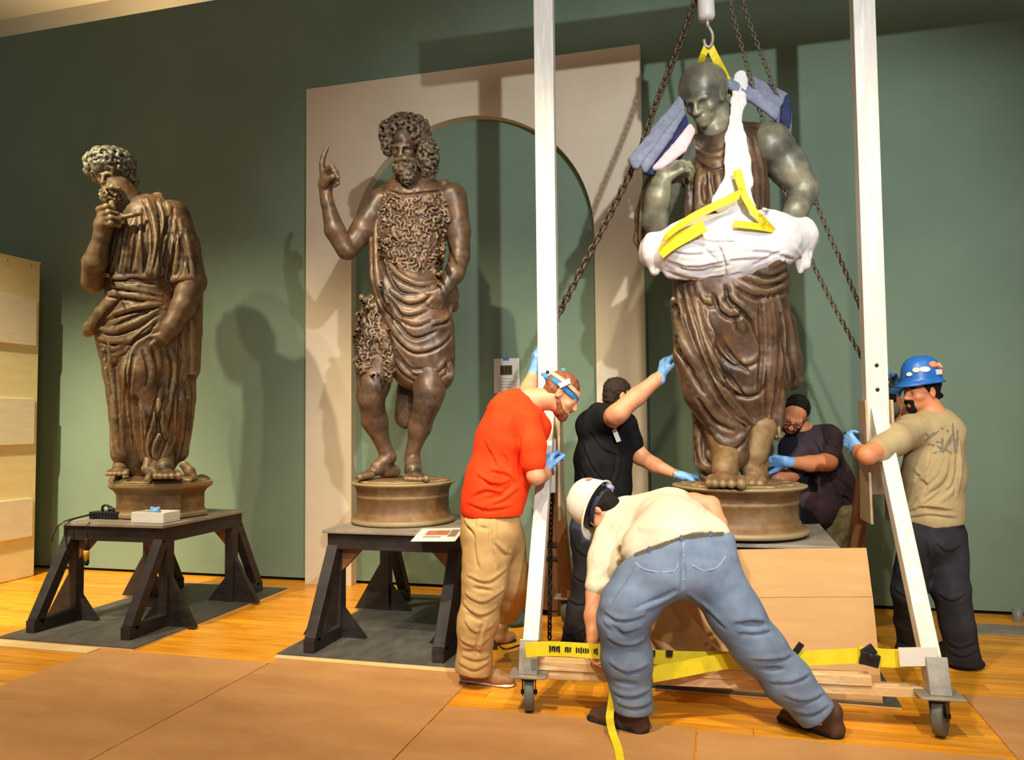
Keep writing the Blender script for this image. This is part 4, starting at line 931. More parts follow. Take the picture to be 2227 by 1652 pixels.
def statue_mid():
    f = Fig(5.62); B = M['bronze2']
    root = empty('bronze_statue', tuple(f.p(875, 1140)*np.array([1, 1, 0])+np.array([0, 0, .747])), label='bronze statue in a fleece with one raised pointing finger, on round plinth', cat='statue', group='bronze statues on timber stands')
    S = Sdf(.0085)
    fw = -F0*.86+R0*-.12-U0*.48; up = U0*.88-F0*.45
    head(S, f.p(880, 318, .02), fw, up, 1.18, ears=False, eyes=False, lips=0)
    f.c(S, (888, 355, -.02, 26), (897, 405, -.05, 32), .03)
    f.ch(S, [(895, 440, -.03, 70), (893, 520, -.02, 66), (893, 600, -.02, 62)], .05, .62); f.c(S, (838, 432, -.03, 26), (968, 436, -.04, 30), .04, .9)
    # raised arm
    f.ch(S, [(826, 440, -.03, 30), (790, 500, .04, 27), (757, 543, .10, 21)], .03); f.ch(S, [(752, 543, .11, 21), (728, 500, .15, 22), (712, 440, .17, 14), (709, 425, .17, 13)], .02)
    # pointing hand built finger by finger
    f.ch(S, [(709, 425, .17, 13), (708, 400, .18, 16), (712, 378, .18, 15)], .015, .75)
    f.ch(S, [(703, 382, .19, 8), (700, 355, .20, 6.5), (704, 338, .20, 5.5), (711, 322, .20, 4.5)], .006)
    f.ch(S, [(712, 372, .20, 7.5), (722, 362, .24, 6.5), (728, 374, .25, 6), (722, 382, .23, 5)], .005); f.ch(S, [(718, 380, .20, 7.5), (730, 374, .24, 6.5), (734, 386, .25, 6), (727, 394, .23, 5)], .005); f.ch(S, [(720, 394, .19, 7), (731, 388, .22, 6), (734, 398, .23, 5.5), (727, 403, .22, 5)], .005)
    f.ch(S, [(706, 402, .21, 8), (714, 390, .25, 7), (724, 384, .27, 6)], .006)
    # lowered arm
    f.ch(S, [(985, 428, -.04, 31), (996, 500, -.04, 27), (1000, 556, -.01, 22)], .03); f.ch(S, [(1000, 560, -.01, 23), (988, 595, .06, 22), (964, 632, .12, 14)], .02)
    hand(S, f.p(962, 634, .125), -U0*.85-R0*.5-F0*.12, F0*.8-R0*.5, .26, (.3, .4, .3), -1, .16, .007, 1.1)
    # legs
    f.ch(S, [(835, 740, -.02, 44), (812, 840, .06, 33), (806, 862, .07, 29)], .04); f.ch(S, [(806, 866, .07, 28), (815, 915, .0, 27), (838, 978, -.04, 14), (843, 990, -.04, 13)], .03)
    f.ch(S, [(930, 750, -.02, 46), (934, 850, .07, 33), (930, 872, .08, 29)], .04); f.ch(S, [(930, 874, .08, 28), (912, 930, .04, 24), (897, 985, .02, 14), (896, 1000, .02, 13)], .03)
    foot(S, f.p(846, 994, -.05), f.p(776, 1042, .08), f.r(17)); foot(S, f.p(897, 1000, .02), f.p(904, 1048, .22), f.r(18))
    S.noise(.0025, 16, 'b')
    S.mesh('figure', B, root)
    # hair and beard
    H = Sdf(.0085); f.e(H, 886, 293, -.03, 47, 39, 44); f.ch(H, [(924, 310, .02, 20), (930, 345, .04, 19), (936, 385, .04, 12)], .02); f.ch(H, [(846, 298, .02, 14), (847, 318, .04, 11)], .02); f.ch(H, [(850, 290, .02, 20), (838, 306, .03, 11)], .02)
    curls(H, f, [(886, 292, -.03, 49, 41, 46)], 9, n=110, seed=8); curls(H, f, [(930, 345, .04, 20, 42, 22)], 8, n=60, seed=9); curls(H, f, [(842, 290, .03, 14, 24, 16)], 8, n=16, seed=10)
    curls(H, f, [(846, 312, .03, 14, 24, 16)], 7, n=30, seed=20); q = f.p(878, 336, .19); H.ell(q, (f.r(27), f.r(30), f.r(26)), (R0, U0, F0), .01, 1)
    H.mesh('hair', M['bronzed'], root)
    Bd = Sdf(.0085); f.ch(Bd, [(880, 362, .14, 22), (886, 384, .15, 13)], .02); curls(Bd, f, [(881, 362, .14, 24, 22, 18)], 6, n=60, seed=12); curls(Bd, f, [(886, 384, .15, 13, 14, 12)], 6, n=24, seed=13); f.ch(Bd, [(864, 348, .19, 5), (880, 344, .22, 5), (897, 348, .19, 5)], .006)
    Bd.mesh('beard', M['bronzed'], root)
    # shaggy fleece: chest, left hip and hanging tufts
    C = Sdf(.007)
    f.ch(C, [(896, 450, -.03, 78), (895, 520, -.015, 74), (893, 610, -.01, 68)], .04, .66); f.c(C, (836, 424, -.03, 20), (838, 470, -.02, 34), .03); f.c(C, (966, 412, -.05, 22), (966, 470, -.03, 32), .03)
    f.ch(C, [(815, 665, .02, 28), (806, 730, .04, 38), (800, 800, .07, 26), (790, 822, .07, 16)], .03); f.ch(C, [(838, 735, .09, 22), (846, 790, .09, 18), (844, 825, .09, 10)], .02)
    for x, y in ((790, 652), (782, 690), (778, 740), (776, 790)): f.c(C, (x+10, y+4, .03, 12), (x-4, y-6, .03, 6), .012)
    squiggles(C, f, [(822, 425, 972, 640), (770, 650, 850, 830)], 110, .0095); C.noise(.003, 30, 'b', off=4.)
    C.fold(f, [(842, 412), (880, 424), (920, 420), (968, 412)], .014, .01, sub=1)
    C.fold(f, [(952, 500), (968, 545), (964, 580)], .02, .012, sub=1)
    C.mesh('fleece', B, root)
    # mantle
    D = Sdf(.0075)
    f.ch(D, [(828, 440, .01, 14), (818, 520, .03, 18), (830, 600, .06, 26), (850, 650, .08, 34)], .03)
    f.ch(D, [(850, 600, .06, 26), (905, 640, .06, 34), (965, 640, .0, 34)], .04, .8); f.ch(D, [(895, 650, .0, 84), (905, 720, .01, 80), (915, 780, .01, 72)], .05, .66); f.c(D, (940, 760, .03, 50), (950, 815, .03, 38), .04, .8)
    f.c(D, (965, 640, -.04, 26), (985, 665, -.06, 14), .02); f.c(D, (960, 780, .0, 22), (972, 822, -.02, 12), .02)
    f.c(D, (905, 830, -.14, 40), (885, 905, -.14, 28), .03, .5)
    D.cut(f.p(800, 620, 0), -R0*.9-U0*.1+F0*.0, .01) if False else None
    D.fold(f, [(806, 700), (806, 760), (815, 820)], .05, .03, sub=1) if False else None
    for v in ([(826, 440), (818, 520), (824, 600), (850, 660), (895, 700), (940, 690)], [(830, 470), (838, 540), (860, 590), (905, 615), (950, 612)], [(842, 490), (852, 545), (872, 580)], [(818, 560), (824, 620), (846, 670), (880, 702)], [(850, 630), (890, 655), (930, 640), (955, 610)], [(850, 655), (885, 680), (930, 668)], [(840, 690), (870, 735), (905, 760), (950, 748), (978, 720)], [(846, 715), (870, 770), (905, 808), (945, 806), (968, 780)], [(852, 745), (876, 800), (910, 822), (940, 822), (965, 804)], [(940, 700), (970, 690), (984, 660)], [(978, 790), (982, 815), (974, 822)], [(930, 825), (950, 838), (964, 850)]):
        D.fold(f, v, .024, .014, gv=.42, sink=.4)
    for v in ([(836, 500), (838, 570), (866, 630), (910, 640)], [(840, 640), (875, 690)], [(862, 700), (900, 735), (950, 720)], [(860, 760), (890, 800), (930, 800)]): D.fold(f, v, .015, .012, sub=1)
    D.noise(.002, 22, 'b')
    D.mesh('mantle', B, root)
    pl, q, H_ = round_plinth(f, root, 877, 1046, 112, 99, 112, .747, 5.27)
    S = Sdf(.01); S.ell(q+(0, 0, H_+.005), (.33, .33, .018), None, .02); S.noise(.006, 10, 'b'); S.cut(q+(0, 0, H_-.005), (0, 0, -1)); S.mesh('ground', M['plinth'], root)
statue_mid()

# ---------------------------------------------------------------- right statue, bald, in lifting straps
def statue_right():
    f = Fig(4.85); B = M['bronze2']
    root = empty('bronze_statue', tuple(f.p(1605, 1180)*np.array([1, 1, 0])+np.array([0, 0, .765])), label='bald bronze statue wrapped in white cloth and yellow lifting straps', cat='statue', group='bronze statues on timber stands')
    S = Sdf(.0085)
    fw = unit(-F0*.62-R0*.58-U0*.60); up = unit(U0*.84-F0*.42-R0*.34)
    head(S, f.p(1531, 212, .06), fw, up, 1.38, eyes=False, lips=0)
    f.e(S, 1529, 190, .02, 54, 53, 58, .03)
    f.c(S, (1556, 250, -.04, 38), (1580, 310, -.06, 46), .03); f.c(S, (1548, 262, .0, 26), (1556, 285, .0, 30), .02)
    # bare arm at the right
    f.ch(S, [(1672, 312, -.06, 48), (1712, 360, -.03, 40), (1745, 412, -.02, 33)], .04); f.e(S, 1676, 318, .0, 46, 44, 44, .03); f.ch(S, [(1747, 416, -.03, 33), (1732, 455, .03, 27), (1705, 500, .08, 20), (1690, 520, .1, 18)], .02); f.e(S, 1722, 375, .0, 32, 36, 30, .03)
    # arm at the left with hand on the chest
    f.ch(S, [(1480, 330, -.05, 40), (1440, 420, .02, 34), (1424, 478, .06, 28)], .04); f.ch(S, [(1424, 478, .06, 28), (1430, 430, .14, 27), (1444, 385, .18, 20)], .02)
    hand(S, f.p(1440, 388, .18), U0*.55+R0*.85-F0*.1, F0*.65-U0*.6+R0*.3, .26, (.5, .75, .55), 1, .14, .007, 1.2)
    S.noise(.003, 14, 'b')
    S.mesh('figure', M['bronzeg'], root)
    # feet
    S = Sdf(.008)
    f.ch(S, [(1655, 930, .0, 34), (1640, 985, .03, 27), (1632, 1015, .04, 24)], .03); foot(S, f.p(1648, 1005, -.02), f.p(1622, 1060, .16), f.r(24)); foot(S, f.p(1578, 992, .12), f.p(1574, 1062, .36), f.r(28)); f.ch(S, [(1560, 930, .05, 30), (1578, 1000, .12, 22)], .02)
    S.noise(.004, 14, 'b'); S.mesh('legs_and_feet', M['plinth'], root)
    # tunic and robe
    C = Sdf(.0075)
    f.ch(C, [(1588, 345, -.06, 84), (1578, 430, -.03, 92), (1580, 530, -.02, 100)], .05, .72); f.c(C, (1500, 330, -.06, 34), (1640, 305, -.08, 40), .04)
    f.ch(C, [(1418, 400, -.06, 20), (1402, 470, -.12, 21), (1396, 520, -.15, 16), (1399, 556, -.16, 7)], .03)
    f.ch(C, [(1584, 560, -.02, 124), (1590, 660, -.01, 124)], .05, .7); f.ch(C, [(1592, 670, -.01, 122), (1622, 800, -.03, 100), (1640, 900, -.05, 66)], .05, .7)
    f.ch(C, [(1520, 700, .05, 58), (1508, 775, .15, 42), (1530, 850, .12, 44), (1580, 930, .06, 42), (1590, 985, .04, 40)], .04)      # bent knee and shin
    f.ch(C, [(1540, 900, -.06, 36), (1545, 1000, -.06, 34), (1552, 1040, -.05, 26)], .03)
    f.ch(C, [(1700, 700, -.05, 30), (1714, 780, -.06, 28), (1722, 826, -.06, 22)], .03); f.ch(C, [(1690, 800, .02, 18), (1688, 880, .02, 14), (1692, 950, .02, 8)], .02)
    f.c(C, (1668, 570, .10, 50), (1690, 610, .06, 30), .03)
    C.noise(.006, (7, 7, 3), 'n')
    rv = np.random.default_rng(4)
    for v in ([(1478, 350), (1472, 420), (1468, 470)], [(1500, 360), (1496, 420), (1492, 475)], [(1522, 370), (1520, 430), (1516, 470)], [(1544, 370), (1546, 430)], [(1560, 370), (1566, 420)], [(1640, 300), (1652, 370), (1656, 460)], [(1625, 300), (1640, 380), (1644, 460)], [(1510, 320), (1545, 340), (1580, 326)], [(1520, 338), (1550, 356), (1580, 346)],
              [(1516, 616), (1530, 650), (1560, 652), (1576, 632)], [(1606, 612), (1650, 634), (1706, 622)], [(1622, 596), (1664, 612), (1708, 598)], [(1636, 582), (1672, 592), (1706, 578)], [(1590, 618), (1600, 660), (1618, 720)], [(1462, 640), (1476, 720), (1510, 790), (1545, 850)], [(1474, 630), (1494, 710), (1530, 790)], [(1490, 620), (1512, 700), (1548, 790), (1580, 860), (1640, 925), (1676, 942)], [(1504, 618), (1530, 700), (1560, 790), (1600, 840), (1640, 846), (1666, 800)], [(1528, 660), (1550, 720), (1590, 780), (1630, 786), (1652, 766)], [(1560, 650), (1590, 680), (1620, 660)], [(1470, 700), (1484, 750), (1500, 775)], [(1466, 670), (1488, 745), (1522, 800)], [(1530, 860), (1560, 905), (1600, 925)], [(1548, 930), (1575, 962), (1606, 950), (1634, 925)], [(1560, 950), (1590, 968), (1616, 945)], [(1590, 640), (1640, 690), (1660, 740)], [(1690, 640), (1700, 740), (1692, 830)], [(1712, 680), (1720, 760), (1730, 836)], [(1676, 640), (1682, 740), (1676, 850), (1680, 940)], [(1664, 640), (1672, 740), (1664, 860)], [(1510, 890), (1522, 960), (1530, 1010)], [(1540, 985), (1560, 1010)], [(1516, 1010), (1545, 1020), (1570, 1040)], [(1700, 850), (1694, 900), (1690, 945)], [(1400, 440), (1396, 500), (1402, 556)], [(1412, 440), (1416, 500), (1408, 540)]):
        C.fold(f, v, rv.uniform(.020, .034), .017, gv=.42, sink=.45)
    for v in ([(1534, 440), (1530, 400)], [(1520, 640), (1545, 720), (1575, 800), (1620, 860)], [(1544, 690), (1580, 760), (1630, 810)], [(1484, 680), (1520, 770), (1570, 870), (1650, 935)], [(1650, 660), (1656, 760), (1648, 850)], [(1550, 640), (1562, 668)], [(1530, 930), (1530, 1000)], [(1552, 955), (1580, 985)]):
        C.fold(f, v, .018, .014, sub=1)
    C.noise(.0025, 20, 'b')
    C.mesh('robe', B, root)
    T = Sdf(.0075)
    for x0, x, y0, y1, r_, d in ((1698, 1704, 700, 842, 17, -.02), (1722, 1732, 700, 834, 14, -.06), (1690, 1696, 790, 872, 12, .03), (1690, 1693, 880, 956, 9, .02)):
        f.c(T, (x0, y0, d, r_*.7), (x, y1, d+.02, r_), .01, .5); f.c(T, (x0+2, y0, d+.02, r_*.3), (x+2, y1, d+.045, r_*.36), .012, .8)
        T.hem(f.p(x, y1-4, d+.02), U0, .075, .05)
    T.noise(.003, 16, 'b'); T.mesh('pleated_hem', M['plinth'], root)
    pl, q, H_ = round_plinth(f, root, 1606, 1052, 141, 122, 143, .765, 5.06)
    S = Sdf(.01); S.ell(q+(0, 0, H_+.004), (.36, .36, .014), None, .02); c2 = f.p(1560, 1062, .1)
    for i in range(9): S.ell(f.p(1520+i*18, 1054+3*(i % 2), .12), (.04, .035, .018), None, .02)
    S.noise(.005, 12, 'b'); S.cut(q+(0, 0, H_-.004), (0, 0, -1)); S.mesh('ground', M['plinth'], root)
    return f
FR = statue_right()

# ---------------------------------------------------------------- padding and slings on the right statue
M['sheet'] = sm('white_padding', (220, 216, 214), (230, 226, 224), rough=.85, scale=6, bump=.12, bscale=40, spec=.2)
M['pad'] = sm('blue_grey_blanket', (116, 122, 142), (140, 146, 164), rough=.95, scale=20, bump=.2, bscale=160, spec=.1)
M['padin'] = sm('dark_blue_blanket_lining', (44, 50, 84), (58, 64, 98), rough=.95, scale=20, spec=.1)
M['pink'] = sm('pale_pink_pad', (226, 206, 214), (232, 188, 190), rough=.9, scale=7)
def padding():
    f = FR
    S = Sdf(.0085)
    f.ch(S, [(1440, 545, .05, 46), (1500, 540, .13, 66), (1590, 535, .16, 76), (1670, 525, .12, 68), (1730, 515, .02, 48)], .04, .8)
    f.c(S, (1500, 540, -.16, 60), (1680, 530, -.2, 60), .04, .7); f.c(S, (1430, 545, -.06, 42), (1500, 540, -.16, 56), .04, .8); f.c(S, (1738, 520, -.05, 42), (1680, 530, -.18, 56), .04, .8)
    f.ch(S, [(1420, 520, .05, 18), (1414, 550, .05, 16), (1425, 590, .06, 11)], .015); f.ch(S, [(1735, 545, .05, 22), (1750, 575, .05, 12), (1762, 545, .04, 5)], .012); f.ch(S, [(1738, 560, .05, 16), (1740, 590, .05, 6)], .012)
    f.ch(S, [(1690, 470, .10, 12), (1735, 482, .05, 12), (1764, 498, .0, 7)], .01)
    f.c(S, (1460, 590, .10, 18), (1600, 600, .18, 20), .02); f.c(S, (1575, 500, .24, 30), (1585, 520, .24, 26), .02)
    S.noise(.006, (8, 8, 14), 'n')
    for v in ([(1450, 470), (1520, 455), (1600, 450), (1680, 460), (1740, 485)], [(1445, 560), (1510, 575), (1600, 560), (1690, 555)], [(1450, 585), (1520, 600), (1610, 588)], [(1440, 535), (1500, 548), (1570, 540)], [(1560, 520), (1580, 560), (1585, 605)], [(1490, 500), (1540, 520), (1600, 520)], [(1600, 610), (1660, 590), (1710, 560)], [(1620, 540), (1680, 545), (1735, 560)], [(1720, 530), (1745, 560)], [(1450, 600), (1520, 606), (1590, 610)]):
        S.fold(f, v, .014, .012, gv=.45)
    for v in ([(1450, 572), (1510, 590), (1590, 576)], [(1520, 530), (1560, 570)], [(1640, 575), (1700, 545)], [(1460, 520), (1530, 535)]): S.fold(f, v, .01, .012, sub=1)
    S.noise(.003, 18, 'b')
    S.mesh('padding_sheet', M['sheet'], label='white padding sheet bundled round the waist of the bald statue', cat='cloth')
    S = Sdf(.008)
    f.ch(S, [(1612, 170, -.02, 18), (1606, 220, .06, 17), (1600, 258, .1, 13), (1600, 300, .15, 24), (1604, 350, .18, 29), (1606, 395, .20, 31), (1588, 425, .22, 30), (1572, 440, .22, 26)], .02, .3)
    f.c(S, (1602, 400, .21, 26), (1614, 450, .235, 30), .02, .3)
    for v in ([(1590, 270), (1594, 330), (1596, 400)], [(1610, 290), (1616, 360), (1612, 420)], [(1612, 180), (1602, 240)], [(1560, 440), (1590, 415)]): S.fold(f, v, .008, .008, gv=.6)
    S.noise(.003, 20, 'b'); S.mesh('shoulder_sheet', M['sheet'], label='narrow white sheet running over shoulder and chest of the bald statue', cat='cloth')
    # slings
    G_ = 'yellow lifting slings on the bald statue'
    fp = f.p
    w3 = lambda p, n=0: p
    hk = P(1540, 98, HD)
    strap('lifting_sling', [hk+(-.004, 0, -.0), P(1530, 118, HD+.01), P(1520, 150, HD+.11), P(1512, 200, HD+.30), fp(1530, 330, -.30)], .045, 'yellow lifting sling dropping behind the bald head, the narrow one at its crown', side=R0+F0*.3, group=G_)
    strap('lifting_sling', [hk+(.008, .01, 0), P(1552, 118, HD+.02), P(1562, 138, HD+.05), P(1573, 158, HD+.10), fp(1584, 182, -.02), fp(1596, 210, -.01)], .05, "yellow lifting sling from the hook down to the white sheet beside the bald statue's head", side=R0*.9+U0*.35, group=G_)
    strap('lifting_sling', [fp(1437, 545, .22), fp(1445, 520, .25), fp(1490, 482, .31), fp(1540, 455, .33), fp(1588, 432, .33), fp(1612, 416, .31), fp(1608, 390, .30), fp(1602, 370, .28)], [.06]*0 or .05, 'yellow sling rising from the left hip to the chest over the white sheet', side=U0*.8+F0*.1+R0*.35, group=G_)
    strap('lifting_sling', [fp(1606, 372, .29), fp(1616, 418, .325), fp(1640, 460, .34), fp(1662, 482, .33), fp(1682, 505, .27)], .042, 'yellow sling slanting from the chest to the right hip', side=R0*.8+U0*.5, group=G_)
    strap('lifting_sling', [fp(1596, 486, .37), fp(1630, 490, .36), fp(1668, 496, .31), fp(1692, 504, .25)], .04, 'short level yellow sling across the white sheet on the right hip', side=U0, group=G_)
    strap('lifting_sling', [fp(1436, 552, .235), fp(1466, 528, .275), fp(1500, 508, .31), fp(1532, 490, .345)], .085, 'wide yellow sling folded over the left end of the white sheet', side=U0*.75+R0*.4, group=G_)
    # blankets
    def blanket(name, rows, m, label, th=.022, parent=None):
        S = Sdf(.0075)
        for row in rows:
            for a, b in zip(row[:-1], row[1:]): S.cone(f.p(*a), f.p(*b), th, th, .02)
        for r1, r2 in zip(rows[:-1], rows[1:]):
            for i in range(len(r1)-1):      # fill between the rows
                for t in np.linspace(.1, .9, 9):
                    a = f.p(*(np.array(r1[i])*(1-t)+np.array(r2[i])*t)); b = f.p(*(np.array(r1[i+1])*(1-t)+np.array(r2[i+1])*t)); S.cone(a, b, th, th, .015)
        S.noise(.006, 9, 'n'); S.noise(.002, 30, 'b')
        return S.mesh(name, m, label=label, cat='blanket') if parent is None else S.mesh(name, m, parent)
    def roll(pts, m, r, name, par): pass
    r1 = empty('moving_blanket', tuple(f.p(1440, 300, .1)), label='blue grey moving blanket folded over the left shoulder of the bald statue', cat='blanket', group='moving blankets on the bald statue')
    blanket('outer_fold', [[(1482, 212, -.02), (1440, 262, .04), (1372, 346, .12)], [(1484, 240, .04), (1450, 290, .10), (1384, 362, .16)]], M['pad'], None, .016, r1)
    blanket('inner_fold', [[(1486, 246, .02), (1450, 300, .07), (1404, 372, .13)], [(1492, 268, .05), (1465, 320, .10), (1420, 376, .15)]], M['padin'], None, .014, r1)
    blanket('middle_fold', [[(1484, 240, .07), (1452, 286, .13), (1400, 358, .19)], [(1486, 250, .07), (1456, 298, .13), (1404, 370, .18)]], M['pad'], None, .011, r1)
    blanket('pale_edge', [[(1500, 272, .10), (1466, 318, .15), (1424, 366, .17)], [(1508, 286, .11), (1488, 326, .16), (1440, 362, .19)]], M['pink'], None, .012, r1)
    r2 = empty('moving_blanket', tuple(f.p(1650, 200, 0)), label='blue grey moving blanket draped behind the right shoulder of the bald statue', cat='blanket', group='moving blankets on the bald statue')
    blanket('drape', [[(1578, 172, -.10), (1640, 172, -.10), (1708, 206, -.08)], [(1582, 180, .0), (1640, 196, -.01), (1690, 238, .02)], [(1590, 190, .03), (1648, 226, .02), (1686, 256, .04)]], M['pad'], None, .014, r2)
    blanket('end_fold', [[(1712, 210, -.05), (1704, 240, .0), (1700, 258, .02)], [(1716, 240, -.02), (1714, 256, 0), (1712, 276, .01)]], M['padin'], None, .013, r2)
    blanket('lower_drape', [[(1684, 240, -.02), (1716, 246, -.05), (1716, 272, -.06)], [(1690, 262, .0), (1704, 280, -.02), (1714, 290, -.04)]], M['pad'], None, .012, r2)
padding()

# ================================================================== THE FIVE WORKERS
def cloth(name, c1, c2, **k): return sm(name, c1, c2, rough=.85, scale=5, bump=.12, bscale=120, spec=.2, fine=.2, **k)
M['skin'] = sm('skin', (206, 138, 98), (218, 152, 112), rough=.5, scale=9, spec=.4)
M['skin2'] = sm('tanned_skin', (198, 122, 80), (212, 138, 94), rough=.5, scale=9, spec=.4)
M['eye'] = sm('eye', (40, 30, 26), rough=.2)
M['darkhair'] = sm('dark_hair', (20, 15, 12), (36, 27, 21), rough=.75, scale=60, bump=.5, bscale=140, spec=.15)
M['redhair'] = sm('reddish_hair', (110, 58, 30), (146, 84, 46), rough=.6, scale=60, bump=.3, bscale=140)
M['sole'] = sm('black_sole', (20, 19, 18), rough=.7)
PER = 'person'

# ---------------------------------------------------------------- man in orange-red shirt
def man_red():
    f = Fig(4.42)
    g0 = G(1055, 1488)
    r = empty('person', (g0[0], g0[1], 0), label='man in bright red t-shirt and khaki trousers, head bowed, holding the left upright', cat=PER)
    n_side = unit(R0*.2+F0*.98)
    hc = f.p(1222, 858, 0); upv = unit(R0*.56+U0*.78+F0*.05); fw = unit(R0*.80-U0*.56-F0*.10)
    S = Sdf(.008)
    head(S, hc, fw, upv, 1.0)
    f.c(S, (1150, 868, -.02, 26), (1196, 868, 0, 24), .03); f.c(S, (1105, 900, -.02, 40), (1150, 880, -.02, 28), .03)
    f.ch(S, [(1110, 910, -.02, 46), (1085, 1000, -.02, 44), (1070, 1100, -.02, 44), (1062, 1160, -.02, 42)], .05)
    f.ch(S, [(1150, 925, .10, 26), (1158, 990, .14, 22), (1164, 1032, .16, 19)], .02); f.ch(S, [(1166, 1036, .16, 19), (1180, 1030, .03, 17), (1187, 1025, -.09, 12)], .02)
    f.ch(S, [(1128, 905, -.16, 26), (1135, 880, -.32, 21), (1150, 842, -.42, 17)], .02); f.ch(S, [(1150, 842, -.42, 17), (1160, 812, -.46, 12)], .02)
    f.ch(S, [(1060, 1170, .06, 30), (1048, 1290, .05, 22), (1035, 1450, .02, 14)], .03); f.ch(S, [(1085, 1170, -.10, 30), (1128, 1270, -.16, 22), (1098, 1345, -.42, 14)], .03)
    S.mesh('body', M['skin'], r)
    for sx in (-1, 1):
        pass
    # gloves
    H = Sdf(.005); hand(H, f.p(1186, 1026, -.10), R0*.22+U0*.85+F0*.45, R0*.75+F0*.5-U0*.2, .205, (.75, .95, .7), -1, .08, .006, 1.15); H.cone(f.p(1182, 1028, -.06), f.p(1188, 1022, -.11), .033, .031, .01); H.noise(.0015, 40)
    H.mesh('glove', M['glove'], r)
    H = Sdf(.005); hand(H, f.p(1162, 806, -.46), U0*.9+R0*.1, R0*.9+F0*.2, .21, (.5, .7, .6), 1, .14, .006, 1.15); H.cone(f.p(1158, 818, -.455), f.p(1163, 804, -.46), .034, .033, .01); H.noise(.0015, 40)
    H.mesh('glove', M['glove'], r)
    # hair, beard
    H = Sdf(.006); q, A = hair_cap(H, hc, fw, upv, 1., .004, 60, r=(.081, .101, .088)); H.mesh('hair', M['redhair'], r)
    B = Sdf(.006)
    w = lambda x, y, z: hc+A[0]*x+A[1]*y+A[2]*z
    B.ell(w(0, .050, -.088), (.049, .046, .034), A); B.ell(w(0, .076, -.104), (.024, .022, .026), A); 
    for s_ in (-1, 1): B.cone(w(s_*.064, .005, -.045), w(s_*.045, .05, -.085), .012, .018)
    B.cone(w(-.022, .096, -.052), w(.022, .096, -.052), .008, .008); B.ell(w(0, .095, -.067), (.02, .02, .008), A, .006, 1); B.noise(.003, 70, 'b'); B.mesh('beard', M['redhair'], r)
    # headlamp with two straps and white clip
    def ring(z, tilt, wid, th, rr, m, name, par):
        b = MB(); pts = []; sd = []
        for i in range(41):
            a = 2*math.pi*i/40; pts.append(w(rr[0]*math.sin(a), -.012+rr[1]*math.cos(a), z+tilt*math.cos(a))); sd.append(A[2])
        b.ribbon(pts, wid, th, sd); return b.build(name, m, par)
    hl = ring(.030, -.012, .024, .004, (.086, .106), sm('blue_elastic', (30, 110, 176), (44, 130, 196), rough=.7, scale=40), 'headlamp_strap', r)
    ring(.058, -.010, .020, .004, (.087, .105), sm('orange_white_elastic', (230, 168, 110), (240, 200, 160), rough=.7, scale=20), 'upper_strap', hl)
    b = MB(); c = w(-.06, -.10, .055); b.beam(c-A[2]*.02, c+A[2]*.03, .05, .035, A[0]); b.build('battery_case', M['blacktool'], hl, .004)
    b = MB(); c = w(-.055, -.05, .105); b.beam(c, c-A[1]*.035+A[2]*.03, .035, .03, A[0]); b.build('lamp', sm('teal_plastic', (36, 126, 146), rough=.35), hl, .004)
    b = MB(); c = w(-.088, .02, .085) if False else hc+(f.p(1228, 836, .10)-hc)*1.0
    b.beam(c-A[2]*.025-A[1]*.02, c+A[2]*.028+A[1]*.01, .028, .012, A[1]); b.beam(c+A[2]*.02, c+A[2]*.035+A[1]*.015, .03, .012, A[1]); b.build('white_clip', M['white'], hl, .003)
    b = MB(); b.tube(crom([w(-.02, -.118, .03), w(-.05, -.14, .05), w(-.03, -.16, .04), w(.03, -.14, .03), w(.02, -.118, .02)], .01), .009, 6); b.build('strap_end', sm('blue_strap_end', (60, 140, 205), rough=.7), hl)
    # t-shirt
    C = Sdf(.0075)
    f.ch(C, [(1112, 905, -.02, 56), (1098, 960, -.02, 62), (1080, 1040, -.02, 64), (1068, 1092, -.02, 64)], .05, 1.0); f.c(C, (1135, 882, -.02, 34), (1160, 930, .0, 40), .04)
    f.c(C, (1070, 1090, -.02, 65), (1070, 1106, -.02, 66), .03); f.c(C, (1112, 1050, .02, 40), (1095, 1095, .02, 44), .03); f.c(C, (1148, 940, -.03, 40), (1128, 1020, -.02, 38), .04)
    f.ch(C, [(1142, 915, .09, 36), (1154, 962, .125, 32), (1159, 1006, .145, 28)], .03); f.ch(C, [(1128, 905, -.14, 34), (1132, 885, -.28, 28)], .03)
    C.noise(.006, (6, 6, 5), 'n'); C.noise(.0035, (13, 13, 17), 'n', off=2.)
    for v in ([(1040, 1030), (1080, 1050), (1110, 1040)], [(1025, 1075), (1060, 1062), (1105, 1075)], [(1050, 1100), (1090, 1085), (1125, 1060)], [(1100, 985), (1110, 1010), (1108, 1040)], [(1060, 960), (1080, 1000), (1090, 1030)], [(1145, 930), (1138, 960), (1140, 1000)], [(1020, 1092), (1060, 1104), (1110, 1098)], [(1070, 1020), (1110, 1030), (1120, 1055)]): C.fold(f, v, .013, .016, gv=.4, sink=.4)
    for v in ([(1130, 950), (1128, 1000), (1133, 1045)], [(1060, 1050), (1095, 1062)], [(1060, 1085), (1090, 1075), (1118, 1050)]): C.fold(f, v, .010, .014, sub=1)
    C.cut(f.p(1140, 1008, 0), -U0*1.-R0*.02, .004) if False else None
    C.cut(f.p(1070, 1120, 0), -U0+R0*.02, .003)
    q = f.p(1158, 858, -.01); C.ell(q, (.075, .075, .06), (R0, U0, F0), .01, 1)
    q = f.p(1161, 1042, .15); C.rbox(q, (.085, .075, .12), (R0, F0, U0), .01, .006, 1) if False else None
    C.noise(.0015, 26); C.mesh('t_shirt', cloth('red_cotton', (230, 54, 12), (240, 68, 18)), r)
    # trousers
    T = Sdf(.0075)
